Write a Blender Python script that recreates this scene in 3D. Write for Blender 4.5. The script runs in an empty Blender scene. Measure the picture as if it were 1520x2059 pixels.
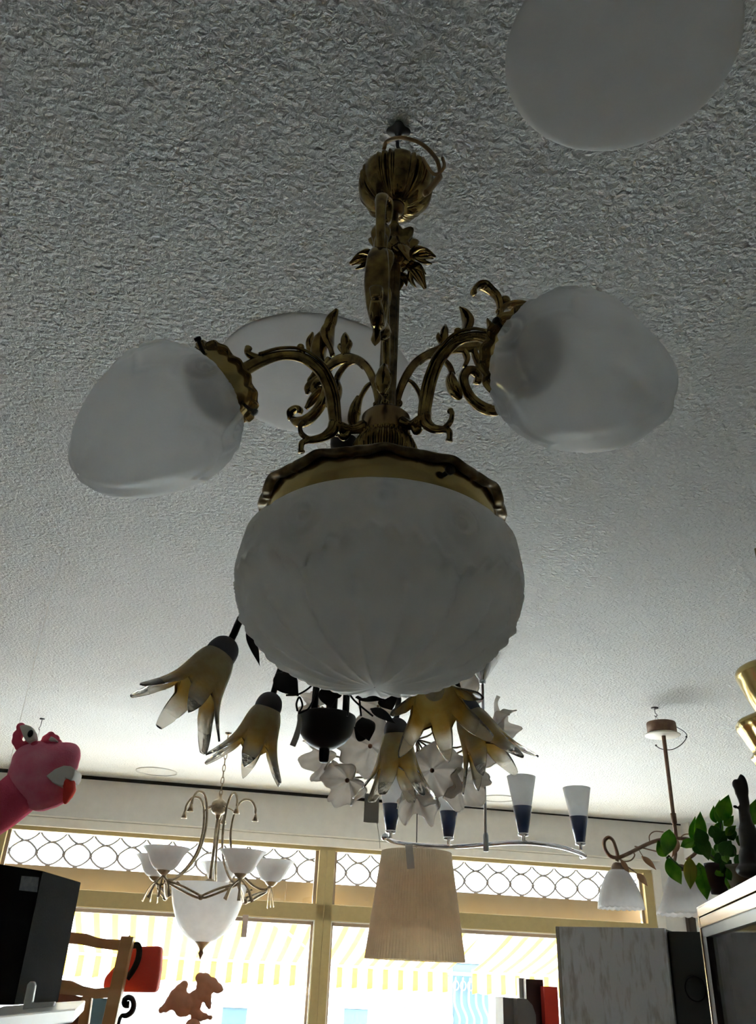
import bpy, bmesh, math, random
import numpy as np
from mathutils import Vector, Matrix
random.seed(7)
S = bpy.context.scene
COL = S.collection
PI = math.pi

# ------------------------------------------------------------------ camera
F, CX, CY = 1700.0, 760.0, 1029.5                     # focal length in pixels of the 1520x2059 frame
def _n(v): v = np.array(v, float); return v / np.linalg.norm(v)
_up = _n([(900 - CX) / F, (CY + 2050) / F, -1.0])     # direction of the zenith seen by the tilted camera
_fw = np.array([0, 0, -1.0]); _yy = _n(_fw - _up * _fw.dot(_up)); _xx = np.cross(_yy, _up)
RW = np.array([_xx, _yy, _up])                        # camera -> world
CAM = np.array([0, 0, 1.6])
cd = bpy.data.cameras.new('camera'); cam = bpy.data.objects.new('camera', cd); COL.objects.link(cam)
cd.sensor_fit = 'VERTICAL'; cd.sensor_height = 36.0; cd.lens = F / 2059 * 36.0; cd.clip_start = 0.02; cd.clip_end = 200
M4 = Matrix([list(RW[i]) + [CAM[i]] for i in range(3)] + [[0, 0, 0, 1]])
cam.matrix_world = M4
S.camera = cam

# ------------------------------------------------------------------ light and exposure
S.view_settings.view_transform = 'Standard'; S.view_settings.look = 'None'
S.view_settings.gamma = 1.0; S.view_settings.use_curve_mapping = False
S.view_settings.exposure = 3.35
W = bpy.data.worlds.new('sky'); S.world = W; W.use_nodes = True
bg = W.node_tree.nodes['Background']; bg.inputs[0].default_value = (0.80, 0.91, 1.0, 1); bg.inputs[1].default_value = 3.2
sd = bpy.data.lights.new('sun', 'SUN'); sd.energy = 9.0; sd.angle = math.radians(0.6); sd.color = (1, .975, .93)
sun = bpy.data.objects.new('sun', sd); COL.objects.link(sun)
sun.rotation_euler = Vector((-0.55, 0.38, 0.74)).to_track_quat('Z', 'Y').to_euler()
S.cycles.use_denoising = True
S.cycles.max_bounces = 10; S.cycles.diffuse_bounces = 6; S.cycles.glossy_bounces = 4
S.cycles.transmission_bounces = 8; S.cycles.transparent_max_bounces = 12
S.cycles.sample_clamp_indirect = 8.0
S.cycles.caustics_reflective = False; S.cycles.caustics_refractive = False

# ------------------------------------------------------------------ locating things
def ray(px, py): return RW @ np.array([(px - CX) / F, -(py - CY) / F, -1.0])
def atY(px, py, y): d = ray(px, py); return CAM + d * y / d[1]
def atZ(px, py, z): d = ray(px, py); return CAM + d * (z - CAM[2]) / d[2]
WP = np.array([-2.599, 6.195, 0.0]); WU = np.array([.9816, .191, 0.0]); WN = np.array([-.191, .9816, 0.0])
def wall(u, z, out=0.0): p = WP + WU * u + WN * out; return np.array([p[0], p[1], z])
def atW(px, py, out=0.0):
    d = ray(px, py); p0 = WP + WN * out
    return CAM + d * (np.dot(p0 - CAM, WN) / d.dot(WN))

# ------------------------------------------------------------------ materials
def mat(name, color=(.5, .5, .5), rough=.5, metal=0.0, noise=None, bump=None, col2=None, trans=0.0, ior=1.45, coat=0.0, wave=None, spec=None):
    m = bpy.data.materials.new(name); m.use_nodes = True; nt = m.node_tree; N = nt.nodes; L = nt.links
    b = N['Principled BSDF']
    b.inputs['Base Color'].default_value = (*color, 1); b.inputs['Roughness'].default_value = rough
    b.inputs['Metallic'].default_value = metal; b.inputs['Transmission Weight'].default_value = trans
    b.inputs['IOR'].default_value = ior; b.inputs['Coat Weight'].default_value = coat
    if spec is not None: b.inputs['Specular IOR Level'].default_value = spec
    tc = N.new('ShaderNodeTexCoord')
    if noise is None: noise = 14
    nz = N.new('ShaderNodeTexNoise'); nz.inputs['Scale'].default_value = noise; nz.inputs['Detail'].default_value = 4
    L.new(tc.outputs['Object'], nz.inputs['Vector'])
    if wave:
        wv = N.new('ShaderNodeTexWave'); wv.inputs['Scale'].default_value = wave[0]; wv.inputs['Distortion'].default_value = wave[1]
        wv.bands_direction = wave[2] if len(wave) > 2 else 'X'
        L.new(tc.outputs['Object'], wv.inputs['Vector']); src = wv.outputs['Fac']
    else: src = nz.outputs['Fac']
    cr = N.new('ShaderNodeValToRGB'); c2 = col2 or tuple(c * .93 for c in color)
    cr.color_ramp.elements[0].position = .32; cr.color_ramp.elements[1].position = .68
    cr.color_ramp.elements[0].color = (*c2, 1); cr.color_ramp.elements[1].color = (*color, 1)
    L.new(src, cr.inputs['Fac']); L.new(cr.outputs['Color'], b.inputs['Base Color'])
    if bump:
        bn = N.new('ShaderNodeTexNoise'); bn.inputs['Scale'].default_value = bump[0]; bn.inputs['Detail'].default_value = 3
        L.new(tc.outputs['Object'], bn.inputs['Vector'])
        bp = N.new('ShaderNodeBump'); bp.inputs['Strength'].default_value = bump[1]; bp.inputs['Distance'].default_value = bump[2]
        L.new(bn.outputs['Fac'], bp.inputs['Height']); L.new(bp.outputs['Normal'], b.inputs['Normal'])
    return m
def glassy(name, color, see=.3, transl=.5, gloss=.08, grough=.15, mottled=None, blur=.35, bump=None):
    """pressed or frosted glass: diffuse + light coming through + a blurred view through it + sheen"""
    m = bpy.data.materials.new(name); m.use_nodes = True; nt = m.node_tree; N = nt.nodes; L = nt.links; N.clear()
    out = N.new('ShaderNodeOutputMaterial'); df = N.new('ShaderNodeBsdfDiffuse'); tr = N.new('ShaderNodeBsdfTranslucent')
    rf = N.new('ShaderNodeBsdfTransparent'); gl = N.new('ShaderNodeBsdfGlossy')
    rf.inputs['Color'].default_value = (.96, .97, .98, 1)
    gl.inputs['Roughness'].default_value = grough
    tc = N.new('ShaderNodeTexCoord'); nz = N.new('ShaderNodeTexNoise'); nz.inputs['Scale'].default_value = mottled[1] if mottled else 20
    L.new(tc.outputs['Object'], nz.inputs['Vector'])
    cr = N.new('ShaderNodeValToRGB'); c2 = mottled[0] if mottled else tuple(c * .93 for c in color)
    cr.color_ramp.elements[0].position = .35; cr.color_ramp.elements[1].position = .65
    cr.color_ramp.elements[0].color = (*c2, 1); cr.color_ramp.elements[1].color = (*color, 1)
    L.new(nz.outputs['Fac'], cr.inputs['Fac'])
    for s in (df, tr): L.new(cr.outputs['Color'], s.inputs['Color'])
    m1 = N.new('ShaderNodeMixShader'); m1.inputs[0].default_value = transl; L.new(df.outputs[0], m1.inputs[1]); L.new(tr.outputs[0], m1.inputs[2])
    m2 = N.new('ShaderNodeMixShader'); m2.inputs[0].default_value = see; L.new(m1.outputs[0], m2.inputs[1]); L.new(rf.outputs[0], m2.inputs[2])
    m3 = N.new('ShaderNodeMixShader'); L.new(m2.outputs[0], m3.inputs[1]); L.new(gl.outputs[0], m3.inputs[2])
    fr = N.new('ShaderNodeLayerWeight'); fr.inputs[0].default_value = .25
    mu = N.new('ShaderNodeMath'); mu.operation = 'MULTIPLY_ADD'; mu.inputs[1].default_value = gloss * 3; mu.inputs[2].default_value = gloss * .4
    L.new(fr.outputs['Fresnel'], mu.inputs[0]); L.new(mu.outputs[0], m3.inputs[0])
    if bump:
        bn = N.new('ShaderNodeTexNoise'); bn.inputs['Scale'].default_value = bump[0]; L.new(tc.outputs['Object'], bn.inputs['Vector'])
        bp = N.new('ShaderNodeBump'); bp.inputs['Strength'].default_value = bump[1]; bp.inputs['Distance'].default_value = .002
        L.new(bn.outputs['Fac'], bp.inputs['Height'])
        for s in (df, tr, gl): L.new(bp.outputs['Normal'], s.inputs['Normal'])
    L.new(m3.outputs[0], out.inputs[0])
    m['tipmix'] = 0
    return m

def ceiling_mat():
    m = mat('stucco_ceiling', (.665, .68, .685), .6, spec=.3, col2=(.65, .665, .67), noise=3)
    nt = m.node_tree; N = nt.nodes; L = nt.links; b = N['Principled BSDF']
    tc = N.new('ShaderNodeTexCoord')
    mp = N.new('ShaderNodeMapping'); L.new(tc.outputs['Object'], mp.inputs['Vector'])
    n1 = N.new('ShaderNodeTexNoise'); n1.inputs['Scale'].default_value = 85; n1.inputs['Detail'].default_value = 3; n1.inputs['Roughness'].default_value = .55
    n1.inputs['Distortion'].default_value = .35
    L.new(mp.outputs[0], n1.inputs['Vector'])
    rp = N.new('ShaderNodeValToRGB'); rp.color_ramp.elements[0].position = .36; rp.color_ramp.elements[1].position = .66
    L.new(n1.outputs['Fac'], rp.inputs['Fac'])
    bp = N.new('ShaderNodeBump'); bp.inputs['Strength'].default_value = 1.0; bp.inputs['Distance'].default_value = .0042
    L.new(rp.outputs['Color'], bp.inputs['Height']); L.new(bp.outputs['Normal'], b.inputs['Normal'])
    return m
def pane_mat():
    m = bpy.data.materials.new('window_glass'); m.use_nodes = True; nt = m.node_tree; N = nt.nodes; L = nt.links; N.clear()
    o = N.new('ShaderNodeOutputMaterial'); t = N.new('ShaderNodeBsdfTransparent'); g = N.new('ShaderNodeBsdfGlossy'); x = N.new('ShaderNodeMixShader')
    g.inputs['Roughness'].default_value = .02; t.inputs[0].default_value = (.93, .96, .96, 1)
    x.inputs[0].default_value = .07; L.new(t.outputs[0], x.inputs[1]); L.new(g.outputs[0], x.inputs[2]); L.new(x.outputs[0], o.inputs[0])
    return m
def striped(name, period, c1, c2, duty=.5, transl=.6):
    m = bpy.data.materials.new(name); m.use_nodes = True; nt = m.node_tree; N = nt.nodes; L = nt.links; N.clear()
    o = N.new('ShaderNodeOutputMaterial'); df = N.new('ShaderNodeBsdfDiffuse'); tr = N.new('ShaderNodeBsdfTranslucent'); x = N.new('ShaderNodeMixShader')
    uv = N.new('ShaderNodeUVMap'); sp = N.new('ShaderNodeSeparateXYZ'); L.new(uv.outputs[0], sp.inputs[0])
    a = N.new('ShaderNodeMath'); a.operation = 'DIVIDE'; a.inputs[1].default_value = period; L.new(sp.outputs[0], a.inputs[0])
    fr = N.new('ShaderNodeMath'); fr.operation = 'FRACT'; L.new(a.outputs[0], fr.inputs[0])
    gt = N.new('ShaderNodeMath'); gt.operation = 'GREATER_THAN'; gt.inputs[1].default_value = duty; L.new(fr.outputs[0], gt.inputs[0])
    mx = N.new('ShaderNodeMix'); mx.data_type = 'RGBA'; L.new(gt.outputs[0], mx.inputs[0])
    mx.inputs[6].default_value = (*c1, 1); mx.inputs[7].default_value = (*c2, 1)
    L.new(mx.outputs[2], df.inputs[0]); L.new(mx.outputs[2], tr.inputs[0]); x.inputs[0].default_value = transl
    L.new(df.outputs[0], x.inputs[1]); L.new(tr.outputs[0], x.inputs[2]); L.new(x.outputs[0], o.inputs[0])
    return m
def flower_mat():
    """blown glass: mottled olive yellow body that runs out into clear petal tips (attribute 't' along the flower)"""
    m = bpy.data.materials.new('amber_flower_glass'); m.use_nodes = True; nt = m.node_tree; N = nt.nodes; L = nt.links; N.clear()
    out = N.new('ShaderNodeOutputMaterial'); at = N.new('ShaderNodeAttribute'); at.attribute_name = 't'
    tc = N.new('ShaderNodeTexCoord'); nz = N.new('ShaderNodeTexNoise'); nz.inputs['Scale'].default_value = 45; L.new(tc.outputs['Object'], nz.inputs['Vector'])
    r1 = N.new('ShaderNodeValToRGB'); e = r1.color_ramp.elements; e[0].position = .35; e[1].position = .65
    e[0].color = (.80, .55, .20, 1); e[1].color = (.92, .80, .38, 1); L.new(nz.outputs['Fac'], r1.inputs['Fac'])
    r2 = N.new('ShaderNodeValToRGB'); e = r2.color_ramp.elements
    e[0].position = 0; e[0].color = (.92, .84, .74, 1); e[1].position = .22; e[1].color = (.92, .80, .40, 1)
    k = e.new(.55); k.color = (.93, .62, .14, 1); k = e.new(.72); k.color = (.95, .90, .80, 1); k = e.new(1.0); k.color = (.95, .92, .90, 1)
    L.new(at.outputs['Fac'], r2.inputs['Fac'])
    mx = N.new('ShaderNodeMix'); mx.data_type = 'RGBA'; mx.inputs[0].default_value = .45; L.new(r2.outputs[0], mx.inputs[6]); L.new(r1.outputs[0], mx.inputs[7])
    df = N.new('ShaderNodeBsdfDiffuse'); tr = N.new('ShaderNodeBsdfTranslucent'); rf = N.new('ShaderNodeBsdfRefraction'); gl = N.new('ShaderNodeBsdfGlossy')
    for s in (df, tr): L.new(mx.outputs[2], s.inputs[0])
    rf.inputs['Roughness'].default_value = .08; rf.inputs['IOR'].default_value = 1.1; rf.inputs[0].default_value = (.95, .92, .88, 1); gl.inputs['Roughness'].default_value = .08
    m1 = N.new('ShaderNodeMixShader'); m1.inputs[0].default_value = .6; L.new(df.outputs[0], m1.inputs[1]); L.new(tr.outputs[0], m1.inputs[2])
    r3 = N.new('ShaderNodeValToRGB'); e = r3.color_ramp.elements; e[0].position = .52; e[0].color = (.06, .06, .06, 1); e[1].position = .78; e[1].color = (.72, .72, .72, 1)
    L.new(at.outputs['Fac'], r3.inputs['Fac'])
    m2 = N.new('ShaderNodeMixShader'); L.new(r3.outputs[0], m2.inputs[0]); L.new(m1.outputs[0], m2.inputs[1]); L.new(rf.outputs[0], m2.inputs[2])
    fr = N.new('ShaderNodeFresnel'); fr.inputs[0].default_value = 1.5
    m3 = N.new('ShaderNodeMixShader'); L.new(fr.outputs[0], m3.inputs[0]); L.new(m2.outputs[0], m3.inputs[1]); L.new(gl.outputs[0], m3.inputs[2])
    bn = N.new('ShaderNodeTexNoise'); bn.inputs['Scale'].default_value = 70; L.new(tc.outputs['Object'], bn.inputs['Vector'])
    bp = N.new('ShaderNodeBump'); bp.inputs['Strength'].default_value = .5; bp.inputs['Distance'].default_value = .003; L.new(bn.outputs['Fac'], bp.inputs['Height'])
    for s in (df, tr, rf, gl): L.new(bp.outputs[0], s.inputs['Normal'])
    L.new(m3.outputs[0], out.inputs[0]); return m

M = dict(
    ceiling=ceiling_mat(),
    plaster=mat('smooth_plaster', (.52, .53, .53), .6, bump=(60, .1, .001)),
    wall=mat('painted_wall', (.76, .74, .70), .7, bump=(40, .15, .002)),
    side=mat('side_wall_paint', (.42, .41, .39), .8),
    cream=mat('cream_board', (.86, .82, .74), .45),
    white=mat('white_paint', (.84, .84, .82), .4),
    floor=mat('stone_floor', (.40, .39, .38), .35, noise=3),
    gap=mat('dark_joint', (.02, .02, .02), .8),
    frame=mat('beige_aluminium', (.52, .41, .19), .45, metal=.15, noise=30),
    bead=mat('pale_glazing_bead', (.8, .78, .72), .35),
    pane=pane_mat(),
    brownbox=mat('brown_painted_timber', (.34, .26, .2), .6),
    iron=mat('grey_iron', (.10, .10, .11), .6),
    awning=striped('striped_awning_fabric', .135, (.93, .92, .88), (.92, .66, .13), .62),
    facade=mat('pale_facade', (.8, .79, .75), .8, noise=2),
    facadewin=mat('facade_glass', (.03, .06, .075), .3),
    facadegrey=mat('facade_grey', (.13, .15, .165), .7),
    street=mat('street_asphalt', (.36, .35, .34), .9),
    brass=mat('aged_brass_dark_reflections', (.38, .28, .10), .10, metal=1, noise=55, col2=(.10, .065, .025), bump=(160, .15, .001)),  # patina mottling, darkened to paint in reflections of the dark room
    brassband=mat('polished_brass', (.55, .43, .18), .18, metal=1, noise=8, col2=(.46, .35, .14)),
    hubbrass=mat('brown_brass', (.36, .25, .11), .25, metal=1, noise=20, col2=(.28, .18, .08)),
    darkbrass=mat('dark_brass', (.22, .16, .08), .3, metal=1, noise=80, col2=(.08, .06, .03)),
    screw=mat('black_screw', (.03, .025, .02), .4, metal=.6),
    cord=mat('brown_cord', (.32, .2, .08), .45),
    bowlglass=glassy('pressed_bowl_glass', (.93, .93, .915), see=.05, transl=.5, gloss=.05, grough=.35),
    globeglass=glassy('frosted_globe_glass', (.955, .965, .97), see=.42, transl=.45, gloss=.045, grough=.3),
    flower=flower_mat(),
    black=mat('black_iron', (.012, .012, .013), .45, metal=.5),
    cap=mat('grey_iron_cap', (.06, .06, .07), .6),
    tag=mat('grey_tag_card', (.6, .55, .5), .7),
    whiteflower=glassy('white_flower_glass', (.90, .85, .80), see=.12, transl=.55, gloss=.1, grough=.1, mottled=((.72, .66, .6), 18)),
    opal=glassy('opal_glass', (.83, .82, .82), see=.05, transl=.5, gloss=.05, grough=.2),
    frost=glassy('frosted_cone_glass', (.98, .98, .98), see=.12, transl=.7, gloss=.04, grough=.4),
    bronze=mat('antique_bronze', (.38, .3, .2), .35, metal=.8, noise=40, col2=(.22, .17, .11)),
    chrome=mat('chrome', (.8, .8, .82), .12, metal=1),
    steel=mat('brushed_steel', (.45, .46, .48), .3, metal=1),
    blue=mat('dark_blue_enamel', (.012, .03, .10), .3, coat=.4),
    pleat=glassy('ivory_pleated_cloth', (.92, .82, .66), see=0, transl=.5, gloss=0, grough=.8),
    rust=mat('brown_rusty_metal', (.26, .17, .11), .55, metal=.3, noise=40, col2=(.17, .1, .07)),
    leafrust=mat('brown_metal_leaf', (.33, .19, .1), .5, metal=.3),
    leaf=glassy('green_leaf', (.30, .56, .07), see=0, transl=.5, gloss=.05, grough=.25, mottled=((.10, .30, .03), 25)),
    leafdark=glassy('dark_green_leaf', (.07, .20, .03), see=0, transl=.35, gloss=.05, grough=.25),
    leafyellow=glassy('yellowing_leaf', (.70, .48, .08), see=0, transl=.45, gloss=.04, mottled=((.28, .38, .05), 14)),
    stemg=mat('green_stem', (.08, .13, .04), .5),
    potpurple=mat('dark_plum_pot', (.05, .025, .03), .4),
    potbeige=mat('beige_pot', (.4, .34, .26), .5),
    statue=mat('dark_stone', (.035, .033, .03), .45, bump=(40, .4, .003)),
    goldtrim=mat('gold_aluminium', (.5, .36, .24), .22, metal=1, noise=6),
    darkframe=mat('dark_wood_frame', (.035, .022, .015), .3),
    caseglass=glassy('display_glass', (.1, .1, .1), see=.9, transl=.5, gloss=.15, grough=.02, blur=.0),
    marble=None, darkside=mat('charcoal_panel', (.05, .052, .05), .5, noise=6),
    edgewood=mat('light_edge_strip', (.55, .5, .42), .5),
    pink=mat('pink_plush', (.92, .34, .45), .95, noise=18, col2=(.86, .17, .27), bump=(300, .6, .002), spec=.1),
    pinkdark=mat('rose_plush', (.80, .12, .20), .95, bump=(300, .6, .002), spec=.1),
    plushwhite=mat('white_felt', (.75, .72, .68), .9),
    tongue=mat('red_felt', (.80, .06, .035), .9),
    pupil=mat('black_felt', (.01, .01, .012), .5),
    speaker=mat('black_vinyl', (.012, .012, .012), .9, bump=(200, .3, .001), spec=.08),
    grille=mat('black_speaker_cloth', (.02, .019, .019), .9, bump=(400, .5, .001)),
    sticker=mat('grey_sticker', (.3, .32, .36), .5, noise=90, col2=(.18, .2, .24)),
    wood=mat('honey_wood', (.72, .46, .22), .45, wave=(3, 6, 'Z'), col2=(.62, .37, .16)),
    wooddark=mat('brown_wood', (.36, .15, .08), .4, wave=(3, 6, 'Z'), col2=(.17, .08, .04)),
    red=mat('red_cloth', (.95, .10, .06), .7),
    redbox=mat('red_card', (.85, .05, .03), .5),
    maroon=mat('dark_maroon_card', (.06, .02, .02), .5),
    strap=mat('black_strap', (.03, .025, .02), .6),
    terracotta=mat('terracotta', (.66, .34, .21), .75, noise=25, bump=(60, .3, .003)),
    binder=mat('grey_binder_card', (.2, .2, .21), .6), bluepane=mat('pale_blue_panel', (.22, .42, .52), .4),
)
def marble_mat():
    m = mat('grey_woodgrain_laminate', (.33, .34, .36), .45)
    nt = m.node_tree; N = nt.nodes; L = nt.links; b = N['Principled BSDF']
    tc = N.new('ShaderNodeTexCoord'); mp = N.new('ShaderNodeMapping'); mp.inputs['Rotation'].default_value = (0, math.radians(20), 0); mp.inputs['Scale'].default_value = (34, 34, 8)
    L.new(tc.outputs['Object'], mp.inputs[0]); n = N.new('ShaderNodeTexNoise'); n.inputs['Scale'].default_value = 1.6; n.inputs['Detail'].default_value = 6
    L.new(mp.outputs[0], n.inputs['Vector']); r = N.new('ShaderNodeValToRGB'); e = r.color_ramp.elements
    e[0].position = .33; e[0].color = (.62, .60, .58, 1); e[1].position = .5; e[1].color = (.92, .94, .97, 1); L.new(n.outputs['Fac'], r.inputs[0]); L.new(r.outputs[0], b.inputs['Base Color'])
    return m
M['marble'] = marble_mat()

# ------------------------------------------------------------------ mesh building
def catmull(pts, n):
    P = [np.array(p, float) for p in pts]
    if len(P) < 3 or n <= 1: return P
    P = [2 * P[0] - P[1]] + P + [2 * P[-1] - P[-2]]; out = []
    for i in range(1, len(P) - 2):
        for k in range(n):
            t = k / n; a, b, c, d = P[i - 1:i + 3]
            out.append(.5 * ((2 * b) + (c - a) * t + (2 * a - 5 * b + 4 * c - d) * t * t + (3 * b - a - 3 * c + d) * t ** 3))
    out.append(P[-2]); return out
def origin_of(o):
    v = np.zeros(3)
    while o is not None: v = v + np.array(o.location); o = o.parent
    return v
class MB:
    def __init__(s): s.v = []; s.f = []; s.t = []; s.uv = None
    def add(s, vs, fs, ts=None):
        b = len(s.v); s.v += [tuple(map(float, v)) for v in vs]; s.f += [tuple(i + b for i in f) for f in fs]
        s.t += list(ts) if ts is not None else [0.0] * len(vs); return s
    def box(s, c, size, ax=None, bevel=0):
        ax = ax or ((1, 0, 0), (0, 1, 0), (0, 0, 1)); ax = [_n(a) for a in ax]; c = np.array(c, float)
        bm = bmesh.new(); bmesh.ops.create_cube(bm, size=1)
        for v in bm.verts: v.co = Vector((v.co.x * size[0], v.co.y * size[1], v.co.z * size[2]))
        if bevel: bmesh.ops.bevel(bm, geom=bm.edges[:], offset=bevel, segments=2, affect='EDGES', profile=.6)
        bm.verts.index_update()
        vs = [c + ax[0] * v.co.x + ax[1] * v.co.y + ax[2] * v.co.z for v in bm.verts]; fs = [[q.index for q in f.verts] for f in bm.faces]
        bm.free(); return s.add(vs, fs)
    def tube(s, pts, r, seg=10, sm=5, side=None, closed=False):
        """swept ellipse; r: number, list of numbers or list of (half width along side, half thickness)"""
        n0 = len(pts)
        if not hasattr(r, '__len__'): r = [(r, r)] * n0
        rr = [(a, a) if not hasattr(a, '__len__') else a for a in r]
        if closed:
            ext = [np.array(p, float) for p in pts]; m = len(ext)
            ext = ext[-2:] + ext + ext[:3]; P = catmull(ext, sm); P = P[2 * sm: (2 + m) * sm]
            RR = [np.array(rr[0])] * len(P)
        else:
            P = catmull(pts, sm) if n0 > 2 else [np.array(p, float) for p in pts]
            RR = catmull([np.array(a, float) for a in rr], sm) if n0 > 2 else [np.array(a, float) for a in rr]
        K = len(P); vs = []; prev = None
        for i in range(K):
            if closed: t = P[(i + 1) % K] - P[i - 1]
            else: t = P[min(i + 1, K - 1)] - P[max(i - 1, 0)]
            t = _n(t + 1e-9)
            if side is not None: a = np.array(side, float)
            elif prev is None: a = np.array([0, 0, 1.0]) if abs(t[2]) < .9 else np.array([1.0, 0, 0])
            else: a = prev
            a = a - t * a.dot(t)
            if np.linalg.norm(a) < 1e-6: a = np.cross(t, [.3, .5, .8])
            a = _n(a); prev = a; b = np.cross(t, a)
            ra, rb = max(RR[i][0], 1e-5), max(RR[i][1], 1e-5)
            for k in range(seg):
                th = 2 * PI * k / seg; vs.append(P[i] + a * math.cos(th) * ra + b * math.sin(th) * rb)
        fs = []
        for i in range(K if closed else K - 1):
            for k in range(seg):
                i2 = (i + 1) % K; k2 = (k + 1) % seg
                fs.append((i * seg + k, i * seg + k2, i2 * seg + k2, i2 * seg + k))
        if not closed: fs.append(tuple(range(seg - 1, -1, -1))); fs.append(tuple((K - 1) * seg + k for k in range(seg)))
        return s.add(vs, fs)
    def lathe(s, prof, c=(0, 0, 0), axis=(0, 0, 1), seg=32, sm=1, mod=None, caps=False, ref=None):
        """prof: (r, h) with h along axis from c; mod(theta, v, r, h) -> (r, h)"""
        ax = _n(axis); q = np.array(ref if ref is not None else ([1, 0, 0] if abs(ax[0]) < .8 else [0, 1, 0]), float)
        a = _n(q - ax * q.dot(ax)); b = np.cross(ax, a); c = np.array(c, float)
        P = catmull([np.array(p, float) for p in prof], sm) if sm > 1 else [np.array(p, float) for p in prof]
        K = len(P); vs = []; ts = []
        for i, (r, h) in enumerate(P):
            for k in range(seg):
                th = 2 * PI * k / seg; r2, h2 = (r, h) if mod is None else mod(th, i / (K - 1), r, h)
                r2 = max(r2, 1e-5); vs.append(c + ax * h2 + (a * math.cos(th) + b * math.sin(th)) * r2); ts.append(i / (K - 1))
        fs = [(i * seg + k, i * seg + (k + 1) % seg, (i + 1) * seg + (k + 1) % seg, (i + 1) * seg + k) for i in range(K - 1) for k in range(seg)]
        if caps: fs.append(tuple(range(seg - 1, -1, -1))); fs.append(tuple((K - 1) * seg + k for k in range(seg)))
        return s.add(vs, fs, ts)
    def ball(s, c, r, ax=None, seg=20):
        r = (r, r, r) if not hasattr(r, '__len__') else r; ax = [_n(a) for a in (ax or ((1, 0, 0), (0, 1, 0), (0, 0, 1)))]; c = np.array(c, float)
        bm = bmesh.new(); bmesh.ops.create_uvsphere(bm, u_segments=seg, v_segments=seg // 2 + 2, radius=1); bm.verts.index_update()
        vs = [c + ax[0] * v.co.x * r[0] + ax[1] * v.co.y * r[1] + ax[2] * v.co.z * r[2] for v in bm.verts]; fs = [[q.index for q in f.verts] for f in bm.faces]
        bm.free(); return s.add(vs, fs)
    def prism(s, outline, d):
        """outline: world points of one face; d: extrusion vector"""
        n = len(outline); o = [np.array(p, float) for p in outline]; d = np.array(d, float)
        return s.add(o + [p + d for p in o], [tuple(range(n)), tuple(range(2 * n - 1, n - 1, -1))] + [(i, i + n, (i + 1) % n + n, (i + 1) % n) for i in range(n)])
    def build(s, name, m, parent=None, smooth=True, at=None, solid=0, remesh=0, bevel=0, auto=None):
        me = bpy.data.meshes.new(name)
        if parent is not None: org = origin_of(parent)
        elif at is not None: org = np.array(at, float)
        else:
            A = np.array(s.v); org = np.array([(A[:, 0].min() + A[:, 0].max()) / 2, (A[:, 1].min() + A[:, 1].max()) / 2, A[:, 2].min()])
        me.from_pydata([tuple(np.array(v) - org) for v in s.v], [], s.f); me.validate(); me.update()
        bm = bmesh.new(); bm.from_mesh(me); bmesh.ops.recalc_face_normals(bm, faces=bm.faces[:]); bm.to_mesh(me); bm.free()
        if any(s.t):
            at_ = me.attributes.new('t', 'FLOAT', 'POINT')
            for i, t in enumerate(s.t[:len(me.vertices)]): at_.data[i].value = t
        if s.uv is not None:
            uvl = me.uv_layers.new(name='UVMap')
            for lp in me.loops: uvl.data[lp.index].uv = s.uv[lp.vertex_index]
        me.materials.append(m if not isinstance(m, str) else M[m])
        if smooth:
            for p in me.polygons: p.use_smooth = True
        o = bpy.data.objects.new(name, me); COL.objects.link(o)
        if parent is not None: o.parent = parent
        else: o.location = org
        if remesh:
            k = o.modifiers.new('remesh', 'REMESH'); k.mode = 'VOXEL'; k.voxel_size = remesh; k.use_smooth_shade = True
            k = o.modifiers.new('soften', 'SMOOTH'); k.factor = .6; k.iterations = 6
        if solid:
            k = o.modifiers.new('thickness', 'SOLIDIFY'); k.thickness = solid; k.offset = 0
        if bevel:
            k = o.modifiers.new('bevel', 'BEVEL'); k.width = bevel; k.segments = 2; k.limit_method = 'ANGLE'
        if auto:
            pass
        return o
def thing(name, loc, label, cat, group=None):
    o = bpy.data.objects.new(name, None); COL.objects.link(o); o.location = tuple(map(float, loc)); o.empty_display_size = .05
    tag(o, label, cat, group); return o
def tag(o, label, cat, group=None):
    o['label'] = label; o['category'] = cat
    if group: o['group'] = group
    return o
def struct(o): o['kind'] = 'structure'; return o

# ================================================================== THE ROOM
ZC = 2.8
def poly(z0, z1, name, m):
    b = MB(); L0, L1 = wall(-2.2, z0, .25), wall(7.6, z0, .25)
    b.prism([(-4.7, -4.2, z0), (5.0, -4.2, z0), tuple(L1), tuple(L0)], (0, 0, z1 - z0)); return struct(b.build(name, m, smooth=False))
poly(-.12, 0, 'floor', 'floor'); poly(ZC, ZC + .15, 'ceiling', 'ceiling')
def wbox(b, u0, u1, z0, z1, o0, o1, bevel=0):
    c = wall((u0 + u1) / 2, (z0 + z1) / 2, (o0 + o1) / 2); return b.box(c, (u1 - u0, o1 - o0, z1 - z0), (WU, WN, (0, 0, 1)), bevel)
UL, UM0, UM1, UR = .12, 2.325, 2.442, 4.93
b = MB(); wbox(b, -2.2, 7.6, 2.43, ZC, 0, .25); wbox(b, -2.2, UL - .03, 0, 2.43, 0, .25); wbox(b, UR + .03, 7.6, 0, 2.43, 0, .25); wbox(b, UL - .03, UR + .03, 0, .42, 0, .25)
struct(b.build('wall_front', 'wall', smooth=False))
for nm, x0, x1, y0, y1 in (('wall_left', -4.7, -4.6, -4.2, 6.0), ('wall_right', 4.5, 4.6, -4.2, 7.6), ('wall_back', -4.7, 4.6, -4.3, -4.2)):
    struct(MB().box(((x0 + x1) / 2, (y0 + y1) / 2, 1.4), (x1 - x0, y1 - y0, 2.8)).build(nm, 'side', smooth=False))
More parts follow.
